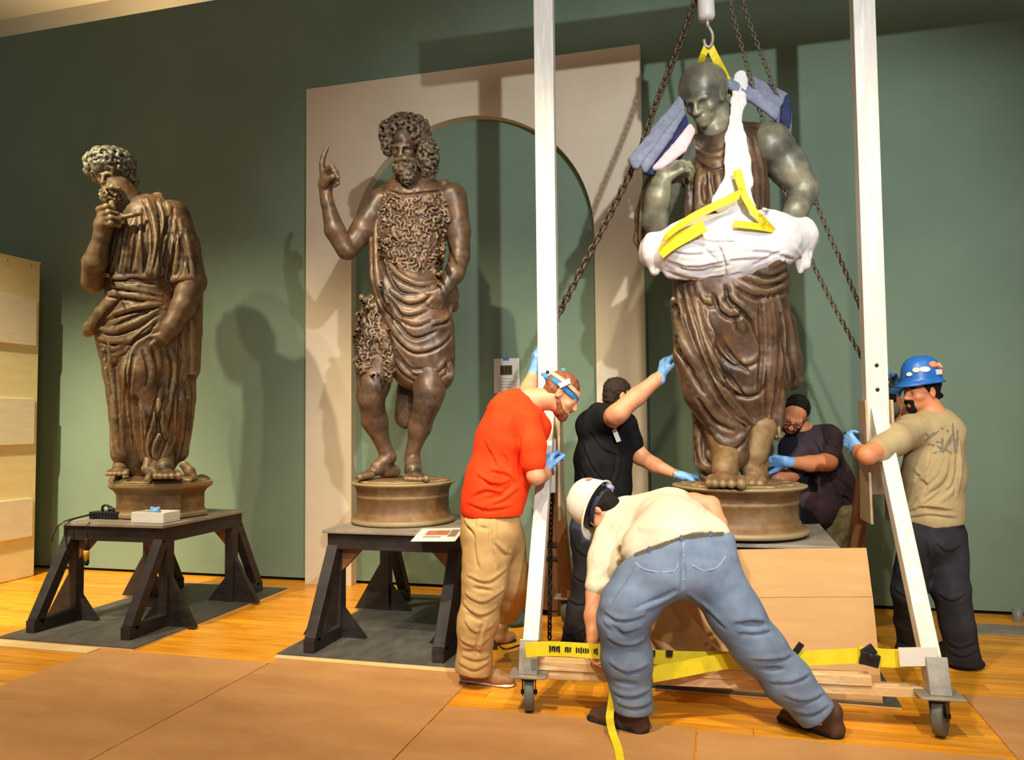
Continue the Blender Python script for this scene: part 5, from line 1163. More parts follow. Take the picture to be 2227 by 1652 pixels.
    f.ch(T, [(1068, 1112, -.02, 63), (1066, 1160, -.02, 64)], .04, .85); f.ch(T, [(1064, 1160, .04, 56), (1052, 1270, .05, 46), (1040, 1350, .04, 42), (1032, 1440, .02, 36), (1030, 1458, .02, 38)], .04); f.ch(T, [(1085, 1160, -.10, 54), (1122, 1262, -.17, 34), (1112, 1300, -.28, 30), (1098, 1338, -.42, 27)], .04)
    T.noise(.006, (7, 7, 8), 'n'); T.noise(.0035, (9, 9, 22), 'n', off=5.)
    for v in ([(1020, 1250), (1060, 1262), (1100, 1235)], [(1015, 1290), (1050, 1306), (1095, 1280)], [(1010, 1310), (1045, 1335), (1080, 1318)], [(1015, 1350), (1035, 1372), (1070, 1360)], [(1005, 1390), (1035, 1402), (1062, 1385)], [(1002, 1440), (1030, 1452), (1060, 1440)], [(1008, 1424), (1035, 1432), (1062, 1424)], [(1075, 1130), (1074, 1180), (1082, 1230)], [(1040, 1135), (1038, 1190), (1046, 1230)], [(1012, 1130), (1030, 1150), (1036, 1160)], [(1055, 1360), (1044, 1400), (1040, 1430)], [(1080, 1180), (1100, 1200), (1112, 1200)]): T.fold(f, v, .013, .016, gv=.4, sink=.4)
    for v in ([(1030, 1278), (1070, 1284)], [(1015, 1335), (1050, 1350)], [(1010, 1415), (1050, 1418)], [(1040, 1145), (1062, 1150)]): T.fold(f, v, .009, .012, sub=1)
    T.hem(f.p(1030, 1462, .02), U0*.97+R0*.12); T.hem(f.p(1096, 1350, -.42), U0); T.cut(f.p(1068, 1106, 0), U0, .003); T.noise(.0015, 26); T.mesh('trousers', cloth('khaki_cotton', (176, 140, 88), (194, 158, 104)), r)
    b = MB(); c = f.p(1068, 1116, -.02); b.lathe(c-(0, 0, .018), [(.158, 0), (.163, .004), (.163, .032), (.158, .036)], 40, e1=R0, sx=1.0, sy=.85) if False else None
    # boots
    for nm, h_, t_ in (('boot', G(1008, 1478), G(1116, 1492)), ('boot', G(1078, 1400), G(1118, 1392))):
        K = Sdf(.007); shoe(K, h_, t_, .05, .10); K.noise(.0015, 30); o = K.mesh(nm, sm('tan_leather', (150, 104, 62), (168, 122, 78), rough=.6, scale=14, bump=.1) if nm == 'boot' and 'tan_leather' not in bpy.data.materials else bpy.data.materials['tan_leather'], r)
        K = Sdf(.006); d = unit(t_-h_); K.cone(h_+U0*.008+d*.03, t_+U0*.008-d*.04, .045, .05, .02, U0, .3); K.cut(h_+U0*.002, (0, 0, -1)); K.mesh('sole', M['white'] if h_[1] < 4.5 else M['sole'], o)
man_red()

# ---------------------------------------------------------------- man in black shirt
def man_black():
    f = Fig(5.18); g0 = G(1250, 1404)
    r = empty('person', (g0[0], g0[1], 0), label='dark-haired man in black t-shirt steadying the strapped statue with raised gloved hand', cat=PER)
    hc = f.p(1345, 862, .0); fw = unit(R0*.84+F0*.34-U0*.25); upv = U0+R0*.12
    S = Sdf(.008); head(S, hc, fw, upv, .98)
    f.c(S, (1335, 905, -.02, 24), (1318, 925, -.02, 30), .03); f.ch(S, [(1310, 940, -.02, 40), (1308, 1030, -.02, 40), (1300, 1120, -.02, 38)], .05)
    # raised near arm
    f.ch(S, [(1324, 912, .12, 24), (1340, 902, .28, 22), (1350, 897, .31, 20)], .02); f.ch(S, [(1346, 895, .31, 21), (1385, 862, .28, 20), (1425, 828, .26, 14.5), (1438, 817, .26, 13)], .02)
    # far arm to the plinth
    f.ch(S, [(1358, 930, -.10, 24), (1378, 970, -.06, 20), (1392, 992, -.03, 18.5)], .02); f.ch(S, [(1392, 992, -.03, 18.5), (1425, 1012, .05, 16), (1470, 1031, .14, 9.5)], .02)
    f.ch(S, [(1275, 1120, .06, 26), (1275, 1250, .06, 20), (1245, 1390, .0, 13)], .03); f.ch(S, [(1320, 1120, -.08, 26), (1330, 1250, -.08, 20), (1322, 1390, -.1, 13)], .03)
    S.mesh('body', M['skin'], r)
    H = Sdf(.0045); hand(H, f.p(1440, 818, .26), U0*.80+R0*.22+F0*.1, R0*.9+F0*.35-U0*.2, .215, (.8, 1.0, .7), -1, .12, .005, 1.25, .1); H.cone(f.p(1436, 824, .25), f.p(1442, 810, .26), .038, .036, .01); H.noise(.0012, 45); H.mesh('glove', M['glove'], r)
    H = Sdf(.0045); hand(H, f.p(1482, 1034, .16), R0*.96-U0*.12+F0*.1, -U0*.9+F0*.1, .19, (.35, .4, .3), -1, .1, .005, 1.1); H.cone(f.p(1478, 1033, .155), f.p(1486, 1035, .165), .030, .03, .01); H.mesh('glove', M['glove'], r)
    b = MB(); c = f.p(1470, 1031, .14); ax = unit(f.p(1470, 1031, .14)-f.p(1440, 1019, .085)); b.lathe(c-ax*.012, [(.031, 0), (.034, .004), (.034, .022), (.031, .026)], 20, ax); b.build('watch', M['steel'], r)
    H = Sdf(.006); hair_cap(H, hc, fw, upv, .98, .004, 50, low=.02, r=(.081, .1, .086)); H.noise(.003, 75, 'r'); H.mesh('hair', sm('short_brown_black_hair', (40, 29, 23), (60, 45, 36), rough=.75, scale=60, bump=.5, bscale=140, spec=.2), r)
    C = Sdf(.0075)
    f.ch(C, [(1318, 935, -.02, 56), (1312, 1000, -.02, 60), (1312, 1060, -.02, 58), (1304, 1100, -.02, 56)], .05, .8); f.c(C, (1286, 925, .02, 34), (1350, 930, -.08, 38), .04); f.c(C, (1300, 895, -.02, 20), (1318, 900, .0, 22), .02)
    f.ch(C, [(1306, 915, .08, 32), (1322, 906, .16, 29)], .03); f.ch(C, [(1356, 930, -.08, 32), (1370, 955, -.06, 26), (1378, 970, -.05, 23)], .03)
    C.noise(.006, (6, 6, 5), 'n'); C.noise(.0035, (13, 13, 17), 'n', off=2.)
    for v in ([(1270, 960), (1290, 1010), (1320, 1050)], [(1265, 1010), (1290, 1060), (1320, 1085)], [(1340, 960), (1345, 1010), (1330, 1060)], [(1290, 940), (1310, 970), (1340, 985)]): C.fold(f, v, .013, .016, gv=.4, sink=.4)
    C.cut(f.p(1304, 1128, 0), -U0, .003); C.noise(.0015, 26); C.mesh('t_shirt', cloth('black_cotton', (14, 14, 15), (24, 24, 25)), r)
    fz = Fig(5.18); Sx = None
    b = MB(); b.beam(f.p(1334, 930, .165), f.p(1346, 960, .155), .030, .006, R0); b.build('white_badge', M['white'], r)
    T = Sdf(.0075)
    f.ch(T, [(1300, 1112, -.02, 54), (1298, 1150, -.02, 54)], .04, .85); f.ch(T, [(1275, 1150, .05, 36), (1276, 1250, .06, 28), (1262, 1320, .04, 26), (1246, 1392, .0, 26)], .03); f.ch(T, [(1322, 1150, -.08, 38), (1330, 1260, -.08, 28), (1322, 1392, -.1, 26)], .03)
    T.noise(.006, (7, 7, 8), 'n'); T.noise(.0035, (9, 9, 22), 'n', off=5.)
    for v in ([(1255, 1190), (1275, 1205), (1300, 1195)], [(1250, 1250), (1270, 1262), (1295, 1255)], [(1240, 1300), (1260, 1312), (1285, 1300)], [(1225, 1365), (1250, 1376), (1270, 1362)]): T.fold(f, v, .013, .016, gv=.4, sink=.4)
    T.hem(f.p(1245, 1392, 0), U0); T.hem(f.p(1322, 1388, -.1), U0); T.cut(f.p(1300, 1102, 0), U0, .003); T.noise(.0015, 26); T.mesh('jeans', cloth('dark_grey_denim', (62, 66, 78), (82, 86, 98)), r)
    for h_, t_ in ((G(1256, 1398), G(1232, 1412)), (G(1322, 1388), G(1345, 1398))):
        d = unit(t_-h_); K = Sdf(.007); shoe(K, h_-d*.05, h_+d*.22, .046, .08); K.mesh('shoe', M['sole'], r)
man_black()

# ---------------------------------------------------------------- hard hats
def hard_hat(c, fwd, up, m, par, sc=1., brim=.012, inside=True):
    A = frame(fwd, up); c = np.array(c, float); n = 40; b = MB(); vs = []; fs = []
    prof = [(1.18, -.012), (1.16, -.004), (1.03, .004), (1.0, .02), (.985, .05), (.92, .09), (.80, .12), (.62, .142), (.38, .155), (.14, .159)]
    inner = [(.10, .155), (.36, .150), (.60, .137), (.78, .115), (.90, .086), (.96, .048), (.98, .015), (1.15, -.016)]
    rings = prof+inner
    for k_, (q, z) in enumerate(rings):
        for j in range(n):
            a = 2*math.pi*j/n; x, y = math.sin(a), math.cos(a); ex = 1.
            if q > 1.1: ex = 1+.20*max(0, y)**2*(1 if k_ < 3 or k_ > len(rings)-2 else 0)-.03*(1-max(0, y))
            rib = .004*max(0, math.cos(5*a))**8 if .3 < q < .97 and k_ < len(prof) and abs(math.sin(a/2)) < .8 else 0
            vs.append(c+(A[0]*x*.104*q*(1 if q < 1.1 else ex)+A[1]*y*.127*q*ex+A[2]*(z+rib-(.012*max(0, y)**2 if q > 1.1 else 0)))*sc)
    m_ = len(rings); fs = [(i*n+j, i*n+(j+1) % n, (i+1)*n+(j+1) % n, (i+1)*n+j) for i in range(m_-1) for j in range(n)]
    fs += [((m_-1)*n+j, (m_-1)*n+(j+1) % n, (j+1) % n, j) for j in range(n)]
    p0 = (len(prof)-1)*n; b.quad(vs, fs, True)
    o = b.build('hard_hat', m, par)
    w = lambda x, y, z: c+(A[0]*x+A[1]*y+A[2]*z)*sc
    s_ = MB(); pts = [w(.094*math.sin(a), .112*math.cos(a), -.004) for a in np.arange(33)*2*math.pi/32]; s_.ribbon(pts, .028*sc, .003, [A[2]]*33); s_.build('head_band', M['blacktool'], o)
    return o, w, A
def sticker(w, A, az, el, sx, sz, m, par, name='sticker', rnd=False):
    """thin sticker on the shell at azimuth az (degrees, 0 = front, + = wearer's right) and height el"""
    a = math.radians(az); q = np.interp(el, [0.02, .05, .09, .12, .142, .155], [1., .985, .92, .80, .62, .38])
    nrm = unit(A[0]*math.sin(a)/.104+A[1]*math.cos(a)/.127+A[2]*np.interp(el, [.02, .05, .09, .12, .142], [.3, 1.5, 5, 11, 20])); t = unit(np.cross(A[2], nrm)); u = np.cross(nrm, t)
    N_ = 14 if rnd else 4; b = MB(); lo = []
    for i in range(N_):
        th = 2*math.pi*i/N_+(0 if rnd else math.pi/4); x, z = math.cos(th)*(sx if rnd else sx*1.41), math.sin(th)*(sz if rnd else sz*1.41)
        lo.append((x, z))
    c = w(.104*q*math.sin(a), .127*q*math.cos(a), el)
    vs = [c+t*x+u*z+nrm*(.0075-(x*x+z*z)*3.4) for x, z in lo]+[c+t*x+u*z-nrm*.010 for x, z in lo]
    b.quad(vs, [tuple(range(N_)), tuple(range(2*N_-1, N_-1, -1))]+[(i, N_+i, N_+(i+1) % N_, (i+1) % N_) for i in range(N_)]); b.build(name, m, par)

# ---------------------------------------------------------------- bending man
def man_bending():
    f = Fig(3.80); g0 = G(1385, 1590)
    r = empty('person', (g0[0], g0[1], 0), label='man in pale t-shirt, faded blue jeans and white hard hat bending down, back turned', cat=PER)
    hc = f.p(1310, 1110, -.46); upv = unit(-R0*.72+U0*.34+F0*.58); fw = unit(-R0*.28-U0*.85+F0*.15)
    S = Sdf(.008); head(S, hc, fw, upv, 1.)
    f.c(S, (1318, 1122, -.46, 24), (1350, 1128, -.44, 30), .03)
    f.ch(S, [(1375, 1125, -.46, 44), (1420, 1140, -.3, 44), (1465, 1180, -.06, 48)], .05)
    f.ch(S, [(1340, 1150, -.44, 26), (1312, 1230, -.38, 24), (1296, 1290, -.32, 21)], .02); f.ch(S, [(1296, 1290, -.32, 21), (1290, 1340, -.26, 19), (1288, 1388, -.20, 12.5)], .02)
    hand(S, f.p(1288, 1386, -.20), -U0*.95-F0*.1, R0*.8-F0*.4, .2, (.5, .7, .5), -1, .1, .006)
    f.ch(S, [(1460, 1092, -.46, 24), (1510, 1094, -.48, 21.5), (1545, 1098, -.46, 19.5)], .02); f.ch(S, [(1546, 1100, -.46, 20), (1562, 1140, -.38, 19), (1574, 1190, -.3, 14)], .02)
    hand(S, f.p(1574, 1188, -.3), -U0*.95+R0*.1-F0*.1, -R0*.8, .2, (.5, .7, .5), 1, .1, .006)
    f.ch(S, [(1425, 1240, .0, 40), (1352, 1345, .06, 30), (1372, 1530, .04, 17)], .03); f.ch(S, [(1530, 1240, .0, 40), (1640, 1385, .06, 30), (1785, 1560, .1, 17)], .03)
    S.mesh('body', M['skin'], r)
    H = Sdf(.006); hair_cap(H, hc, fw, upv, 1., .004, 50, low=.02); H.mesh('hair', M['darkhair'], r)
    A = frame(fw, upv); hat, w, A = hard_hat(hc+A[2]*.045-A[1]*.01, fw, upv, sm('white_hat_plastic', (222, 212, 190), (232, 222, 202), rough=.35, scale=8), r, 1.06)
    sticker(w, A, 150, .06, .02, .03, sm('lilac_sticker', (170, 160, 210), rough=.5), hat); sticker(w, A, -160, .07, .016, .012, sm('red_sticker', (214, 130, 110), rough=.5), hat)
    # webbing inside the hat, goggle strap, purple buckle
    for x in (-.05, .0, .05):
        b = MB(); b.ribbon([w(x, -.115, .0), w(x, -.09, .06), w(x*.7, -.04, .10)], .02, .003, A[0]); b.build('suspension_strap', M['white'], hat)
    b = MB(); pts = [hc+A[0]*.084*math.sin(a)+A[1]*(-.014+.106*math.cos(a))+A[2]*.012 for a in np.arange(33)*2*math.pi/32]; b.ribbon(pts, .03, .004, [A[2]]*33); b.build('goggle_strap', sm('dark_navy_elastic', (28, 30, 48), rough=.7), r)
    b = MB(); c = hc-A[1]*.122+A[0]*.03+A[2]*.02; b.lathe(c, [(.022, 0), (.028, .006), (.022, .018), (.008, .022)], 16, -A[1]); b.build('strap_adjuster', sm('lilac_plastic', (140, 140, 180), rough=.4), r)
    # t-shirt
    WP = f.p(1470, 1168, .13); WN = unit((U0*.956-R0*.293)*.85+F0*.53)
    C = Sdf(.0075)
    up_ax = unit(U0*.75-F0*.5)
    f.ch(C, [(1368, 1126, -.46, 46), (1420, 1135, -.36, 58), (1470, 1150, -.16, 66)], .06); f.c(C, (1345, 1130, -.46, 40), (1450, 1100, -.47, 34), .05); f.ch(C, [(1455, 1145, -.2, 70), (1470, 1165, -.08, 77), (1474, 1192, .0, 80)], .04); f.c(C, (1420, 1195, -.06, 68), (1530, 1180, -.06, 60), .05)
    f.ch(C, [(1450, 1094, -.46, 32), (1476, 1094, -.475, 28)], .03); f.c(C, (1500, 1125, -.25, 34), (1520, 1138, -.15, 32), .04); f.c(C, (1470, 1096, -.42, 30), (1500, 1125, -.27, 34), .04)
    f.ch(C, [(1338, 1150, -.44, 42), (1318, 1215, -.38, 38), (1300, 1272, -.32, 27)], .04); f.ch(C, [(1380, 1160, -.36, 48), (1345, 1225, -.34, 36), (1318, 1262, -.32, 22)], .04)
    C.noise(.006, (6, 6, 5), 'n'); C.noise(.0035, (13, 13, 17), 'n', off=2.)
    for v in ([(1345, 1135), (1318, 1180), (1292, 1215)], [(1360, 1165), (1335, 1215), (1300, 1255)], [(1385, 1170), (1355, 1210), (1325, 1250)], [(1395, 1150), (1430, 1148), (1465, 1152)], [(1320, 1118), (1350, 1105), (1385, 1095)]): C.fold(f, v, .016, .02, sink=.4)
    C.cut(WP-WN*.012, -WN, .004)
    C.noise(.0015, 26); C.mesh('t_shirt', cloth('cream_cotton', (204, 190, 162), (216, 203, 176)), r)
    # jeans
    T = Sdf(.0075)
    f.ch(T, [(1420, 1205, -.03, 66), (1470, 1198, -.02, 74), (1545, 1190, -.04, 54)], .06); f.c(T, (1430, 1240, .02, 68), (1528, 1232, .02, 70), .05)
    f.ch(T, [(1412, 1248, .03, 68), (1366, 1320, .08, 56), (1352, 1350, .08, 50)], .05); f.ch(T, [(1354, 1348, .08, 50), (1362, 1430, .05, 50), (1378, 1535, .04, 42)], .05)
    f.ch(T, [(1540, 1240, .03, 66), (1600, 1335, .08, 54), (1644, 1400, .10, 50)], .05); f.ch(T, [(1644, 1400, .10, 50), (1712, 1480, .10, 48), (1775, 1548, .12, 42)], .05)
    T.noise(.006, (7, 7, 8), 'n'); T.noise(.0035, (9, 9, 22), 'n', off=5.)
    for v in ([(1320, 1330), (1350, 1345), (1400, 1335)], [(1315, 1350), (1345, 1372), (1390, 1362)], [(1325, 1385), (1360, 1400), (1400, 1390)], [(1330, 1440), (1365, 1458), (1408, 1444)], [(1335, 1500), (1370, 1512), (1412, 1498)], [(1345, 1525), (1375, 1535), (1415, 1524)], [(1600, 1350), (1640, 1345), (1668, 1350)], [(1610, 1372), (1650, 1372), (1680, 1365)], [(1640, 1430), (1690, 1430), (1722, 1420)], [(1680, 1480), (1725, 1478), (1760, 1462)], [(1710, 1510), (1750, 1520), (1790, 1505)], [(1735, 1545), (1765, 1550), (1800, 1530)], [(1470, 1290), (1430, 1310), (1380, 1330)], [(1500, 1290), (1540, 1320), (1580, 1360)], [(1385, 1236), (1350, 1290), (1335, 1310)]): T.fold(f, v, .013, .016, gv=.4, sink=.4)
    for v in ([(1483, 1200), (1486, 1240), (1484, 1280)], [(1325, 1362), (1360, 1382)], [(1620, 1360), (1660, 1358)], [(1660, 1455), (1705, 1455)], [(1335, 1480), (1380, 1488)]): T.fold(f, v, .010, .013, sub=1)
    T.hem(f.p(1377, 1545, .04), U0); T.hem(f.p(1776, 1556, .12), unit(f.p(1700, 1465, .1)-f.p(1776, 1556, .12)), .14, .1); T.cut(WP-WN*.002, WN, .004); T.noise(.0015, 26)
    J = T.mesh('jeans', cloth('faded_blue_denim', (94, 108, 130), (124, 138, 158)), r)
    # waistband, belt, belt loops, pocket seams : laid on the cloth
    fld = T.field()
    def on(xy, out=.004):
        has, t, d = T.surf(fld, f, xy); return [CAM+d[i]*(t[i]-out) if has[i] else None for i in range(len(t))]
    def seam(pts, wid, th, m, name, out=.003, side=None):
        q = np.array([p for p in on(crom(pts, 6.)[:, :2], out) if p is not None])
        if len(q) > 3:
            nn = T.normal(fld, q); tg = np.gradient(q, axis=0); b = MB(); b.ribbon(q, wid, th, [np.cross(nn[i], tg[i]) for i in range(len(q))]); b.build(name, m, J)
    bp_ = []
    for x in range(1376, 1582, 7):      # the upper edge of the jeans
        ys = np.arange(1105, 1235, 2.); has, t, d = T.surf(fld, f, [(x, y) for y in ys])
        if has.any():
            i = min(int(has.argmax())+3, len(ys)-1); bp_.append(CAM+d[i]*(t[i]-.004))
    bp_ = np.array(bp_); bp_ = np.array([bp_[max(0, i-2):i+3].mean(0) for i in range(len(bp_))])
    b = MB(); b.ribbon(bp_, .036, .007, U0*.9-F0*.35); b.build('belt', sm('belt_canvas', (118, 108, 84), (136, 126, 98), rough=.8, scale=40), J)
    dn = bpy.data.materials['faded_blue_denim']
    for q_ in (.2, .55, .84):
        c = bp_[int(q_*(len(bp_)-1))]; b = MB(); vdir = unit(U0*.9-F0*.35); b.beam(c-vdir*.034-F0*.006, c+vdir*.026-F0*.006, .014, .006, R0); b.build('belt_loop', dn, J)
    tn = sm('pale_seam', (150, 158, 170), rough=.8)
    seam([(1382, 1222), (1400, 1236), (1432, 1243), (1468, 1240), (1474, 1224)], .006, .004, tn, 'pocket_seam'); seam([(1505, 1228), (1530, 1240), (1560, 1232), (1578, 1210)], .006, .004, tn, 'pocket_seam'); seam([(1486, 1178), (1488, 1220), (1488, 1262)], .006, .004, tn, 'seat_seam', .003, R0)
    # work boots
    bm = sm('brown_suede', (70, 44, 30), (96, 62, 42), rough=.8, scale=16, bump=.15)
    for ank, h_, dr in ((f.p(1378, 1535, .04), G(1402, 1594), -R0*.75+F0*.6), (f.p(1772, 1545, .12), G(1826, 1604), -R0*.62+F0*.75)):
        d = unit(dr); h2 = h_; t2 = h_+d*.29
        K = Sdf(.0065); shoe(K, h2, t2, .05, .11); K.cone(ank, h2+d*.07+U0*.08, .042, .044, .02); K.noise(.0015, 30); o = K.mesh('boot', bm, r)
        K = Sdf(.006); K.cone(h2+U0*.012+d*.03, t2+U0*.012-d*.03, .05, .053, .02, U0, .34); K.cut(h2+U0*.003, (0, 0, -1)); K.mesh('sole', M['sole'], o)
man_bending()

# ---------------------------------------------------------------- man in blue hard hat
def man_tan():
    f = Fig(4.63); g0 = G(2085, 1448)
    r = empty('person', (g0[0], g0[1], 0), label='bearded man in sand t-shirt and blue stickered hard hat behind the right gantry leg', cat=PER)
    hc = f.p(2003, 851, 0); fw = unit(-R0*.96-F0*.26-U0*.08); upv = unit(U0+R0*.06)
    S = Sdf(.008); head(S, hc, fw, upv, 1.0)
    f.c(S, (2018, 880, 0, 24), (2030, 910, 0, 30), .03); f.ch(S, [(2030, 940, 0, 48), (2032, 1030, 0, 46), (2032, 1140, 0, 44)], .05)
    f.ch(S, [(1965, 938, .06, 25), (1915, 976, .28, 22), (1886, 990, .35, 20)], .02); f.ch(S, [(1886, 990, .35, 20), (1874, 984, .24, 17), (1866, 976, .12, 12)], .02)
    f.ch(S, [(2000, 930, -.20, 24), (1965, 925, -.3, 20), (1955, 900, -.33, 17), (1945, 862, -.33, 12)], .02)
    f.ch(S, [(2000, 1150, .02, 30), (1982, 1280, -.04, 22), (1985, 1410, -.36, 14)], .03); f.ch(S, [(2060, 1150, .0, 30), (2075, 1290, .03, 22), (2096, 1432, .0, 14)], .03)
    S.mesh('body', M['skin2'], r)
    H = Sdf(.0045); hand(H, f.p(1866, 975, .12), U0*.5+F0*.75-R0*.2, R0*.8+F0*.2, .2, (.5, .7, .5), 1, .1, .005, 1.1); H.mesh('glove', M['glove'], r)
    H = Sdf(.0045); hand(H, f.p(1945, 862, -.33), U0*.95-R0*.15, -R0*.7-F0*.6, .2, (.5, .9, .7), 1, .14, .005, 1.15); H.cone(f.p(1946, 872, -.33), f.p(1945, 860, -.33), .034, .032, .01); H.noise(.003, 60); H.mesh('glove', sm('blue_work_glove', (44, 92, 140), (74, 124, 172), rough=.7, scale=30), r)
    H = Sdf(.006); q, A = hair_cap(H, hc, fw, upv, 1., .005, 45, low=.035); H.cone(hc-A[1]*.08-A[2]*.02, hc-A[1]*.135-A[2]*.035, .028, .018); H.mesh('hair', M['darkhair'], r)
    w = lambda x, y, z: hc+A[0]*x+A[1]*y+A[2]*z
    B = Sdf(.0055); B.ell(w(0, .068, -.098), (.026, .028, .022), A); B.ell(w(0, .080, -.110), (.015, .015, .016), A)
    for s_ in (-1, 1): B.cone(w(s_*.022, .092, -.055), w(s_*.022, .080, -.094), .008, .010); 
    B.cone(w(-.026, .094, -.053), w(.026, .094, -.053), .0075, .0075)
    for s_ in (-1, 1):
        E_ = Sdf(.004); E_.cone(w(s_*.02, .090, .026), w(s_*.044, .078, .024), .006, .005); E_.mesh('eyebrow', M['darkhair'], r)
    B.noise(.002, 70, 'b'); B.mesh('beard', M['darkhair'], r)
    for s_ in (-1, 1):
        b = MB(); b.lathe(w(s_*.032, .085, -.001), [(.0085, 0), (.007, .004), (.002, .0055)], 10, A[1]); b.build('eye', M['eye'], r)
    hat, hw, HA = hard_hat(hc+A[2]*.060-A[1]*.012, fw, unit(upv-fw*.12), sm('blue_hat_plastic', (34, 96, 172), (44, 110, 190), rough=.35, scale=8), r, .96)
    orange = sm('orange_sticker', (226, 120, 60), (240, 170, 110), rough=.5, scale=40); wht = sm('white_sticker', (222, 216, 206), rough=.5); pk = sm('pale_pink_sticker', (226, 190, 170), rough=.5); red = sm('red_orange_sticker', (222, 96, 60), rough=.5)
    for az, el, sx, sz, m, rd in ((-96, .098, .032, .020, orange, 1), (-40, .072, .020, .015, pk, 1), (-64, .072, .030, .017, wht, 1), (-110, .050, .025, .015, wht, 0), (-128, .088, .022, .019, pk, 1), (-140, .055, .020, .017, red, 1), (-118, .080, .012, .007, red, 0), (-20, .05, .016, .012, wht, 1)):
        sticker(hw, HA, az, el, sx, sz, m, hat, rnd=rd)
    C = Sdf(.0075)
    f.ch(C, [(2030, 940, .0, 58), (2030, 1030, .0, 62), (2030, 1110, .0, 60), (2030, 1130, .0, 62)], .05, .85); f.c(C, (1985, 938, .04, 36), (2062, 938, .0, 34), .04); f.c(C, (2012, 916, .0, 24), (2048, 912, .0, 24), .03)
    f.ch(C, [(1982, 938, .05, 36), (1945, 956, .19, 33), (1912, 980, .285, 29)], .03); f.ch(C, [(2000, 930, -.18, 32), (1970, 930, -.28, 26)], .03)
    C.noise(.006, (6, 6, 5), 'n'); C.noise(.0035, (13, 13, 17), 'n', off=2.)
    for v in ([(1990, 1020), (2020, 1060), (1985, 1100)], [(2075, 990), (2060, 1050), (2010, 1090)], [(2085, 1000), (2075, 1060), (2020, 1105)], [(2060, 1000), (2045, 1040), (1995, 1080)], [(1970, 1110), (2010, 1100), (2070, 1105)], [(1975, 1122), (2020, 1115), (2080, 1122)], [(2085, 960), (2088, 1020), (2080, 1080)], [(2030, 980), (2020, 1020), (1990, 1050)]): C.fold(f, v, .013, .016, gv=.4, sink=.4)
    for v in ([(2072, 1010), (2056, 1058), (2010, 1100)], [(2000, 1105), (2060, 1112)]): C.fold(f, v, .010, .014, sub=1)
    C.cut(f.p(2030, 1140, 0), -U0+R0*.08, .003); C.noise(.0015, 26)
    fld = None
    TS = C.mesh('t_shirt', cloth('sand_cotton', (160, 138, 98), (176, 154, 112)), r)
    fld = C.field(); rg = np.random.default_rng(11); pm = sm('grey_print', (112, 104, 86), (134, 122, 98), rough=.9, scale=60)
    pr = MB()      # faded grey drawing on the back of the shirt
    for st in ([(2010, 958), (2030, 945), (2050, 930)], [(2018, 965), (2045, 972), (2070, 985)], [(2050, 985), (2062, 960), (2074, 940)], [(2072, 920), (2074, 950), (2078, 985)], [(2082, 935), (2082, 965), (2080, 985)], [(2030, 985), (2055, 975), (2070, 955)], [(2050, 940), (2050, 975)], [(2012, 942), (2022, 948), (2030, 940)], [(2055, 925), (2062, 940)], [(2036, 960), (2050, 962)]):
        has, t, d = C.surf(fld, f, crom(st, 5.)[:, :2]); q = np.array([CAM+d[i]*(t[i]-.0035) for i in range(len(t)) if has[i]])
        if len(q) > 2:
            nn = C.normal(fld, q); tg = np.gradient(q, axis=0); pr.ribbon(q, [rg.uniform(.006, .016) for _ in q], .003, [np.cross(nn[i], tg[i]) for i in range(len(q))])
    pr.build('back_print', pm, TS, kind='stuff')
    T = Sdf(.0075)
    f.ch(T, [(2030, 1128, .0, 60), (2030, 1170, .0, 61)], .04, .85); f.ch(T, [(1998, 1170, .03, 40), (1976, 1285, -.05, 34), (1980, 1350, -.22, 31), (1984, 1412, -.36, 30)], .03); f.ch(T, [(2058, 1165, .0, 42), (2066, 1280, .03, 37), (2082, 1360, .03, 34), (2095, 1434, .0, 36)], .03)
    T.noise(.006, (7, 7, 8), 'n'); T.noise(.0035, (9, 9, 22), 'n', off=5.)
    for v in ([(2040, 1180), (2060, 1195), (2085, 1185)], [(2045, 1290), (2070, 1302), (2095, 1290)], [(2065, 1395), (2090, 1405), (2118, 1392)], [(2068, 1415), (2095, 1424), (2122, 1412)], [(1950, 1280), (1975, 1295), (2000, 1285)], [(2020, 1180), (2024, 1220)]): T.fold(f, v, .013, .016, gv=.4, sink=.4)
    T.hem(f.p(2097, 1444, .0), U0); T.hem(f.p(1984, 1412, -.36), U0); T.cut(f.p(2030, 1120, 0), U0, .003); T.noise(.0015, 26); T.mesh('jeans', cloth('black_denim', (34, 33, 36), (50, 49, 53)), r)
    for h_, t_ in ((G(2056, 1442), G(2136, 1456)), (G(1985, 1412), G(1960, 1424))):
        d = unit(t_-h_); K = Sdf(.007); shoe(K, h_-d*.03, h_+d*.20, .048, .085); K.mesh('shoe', M['sole'], r)
man_tan()

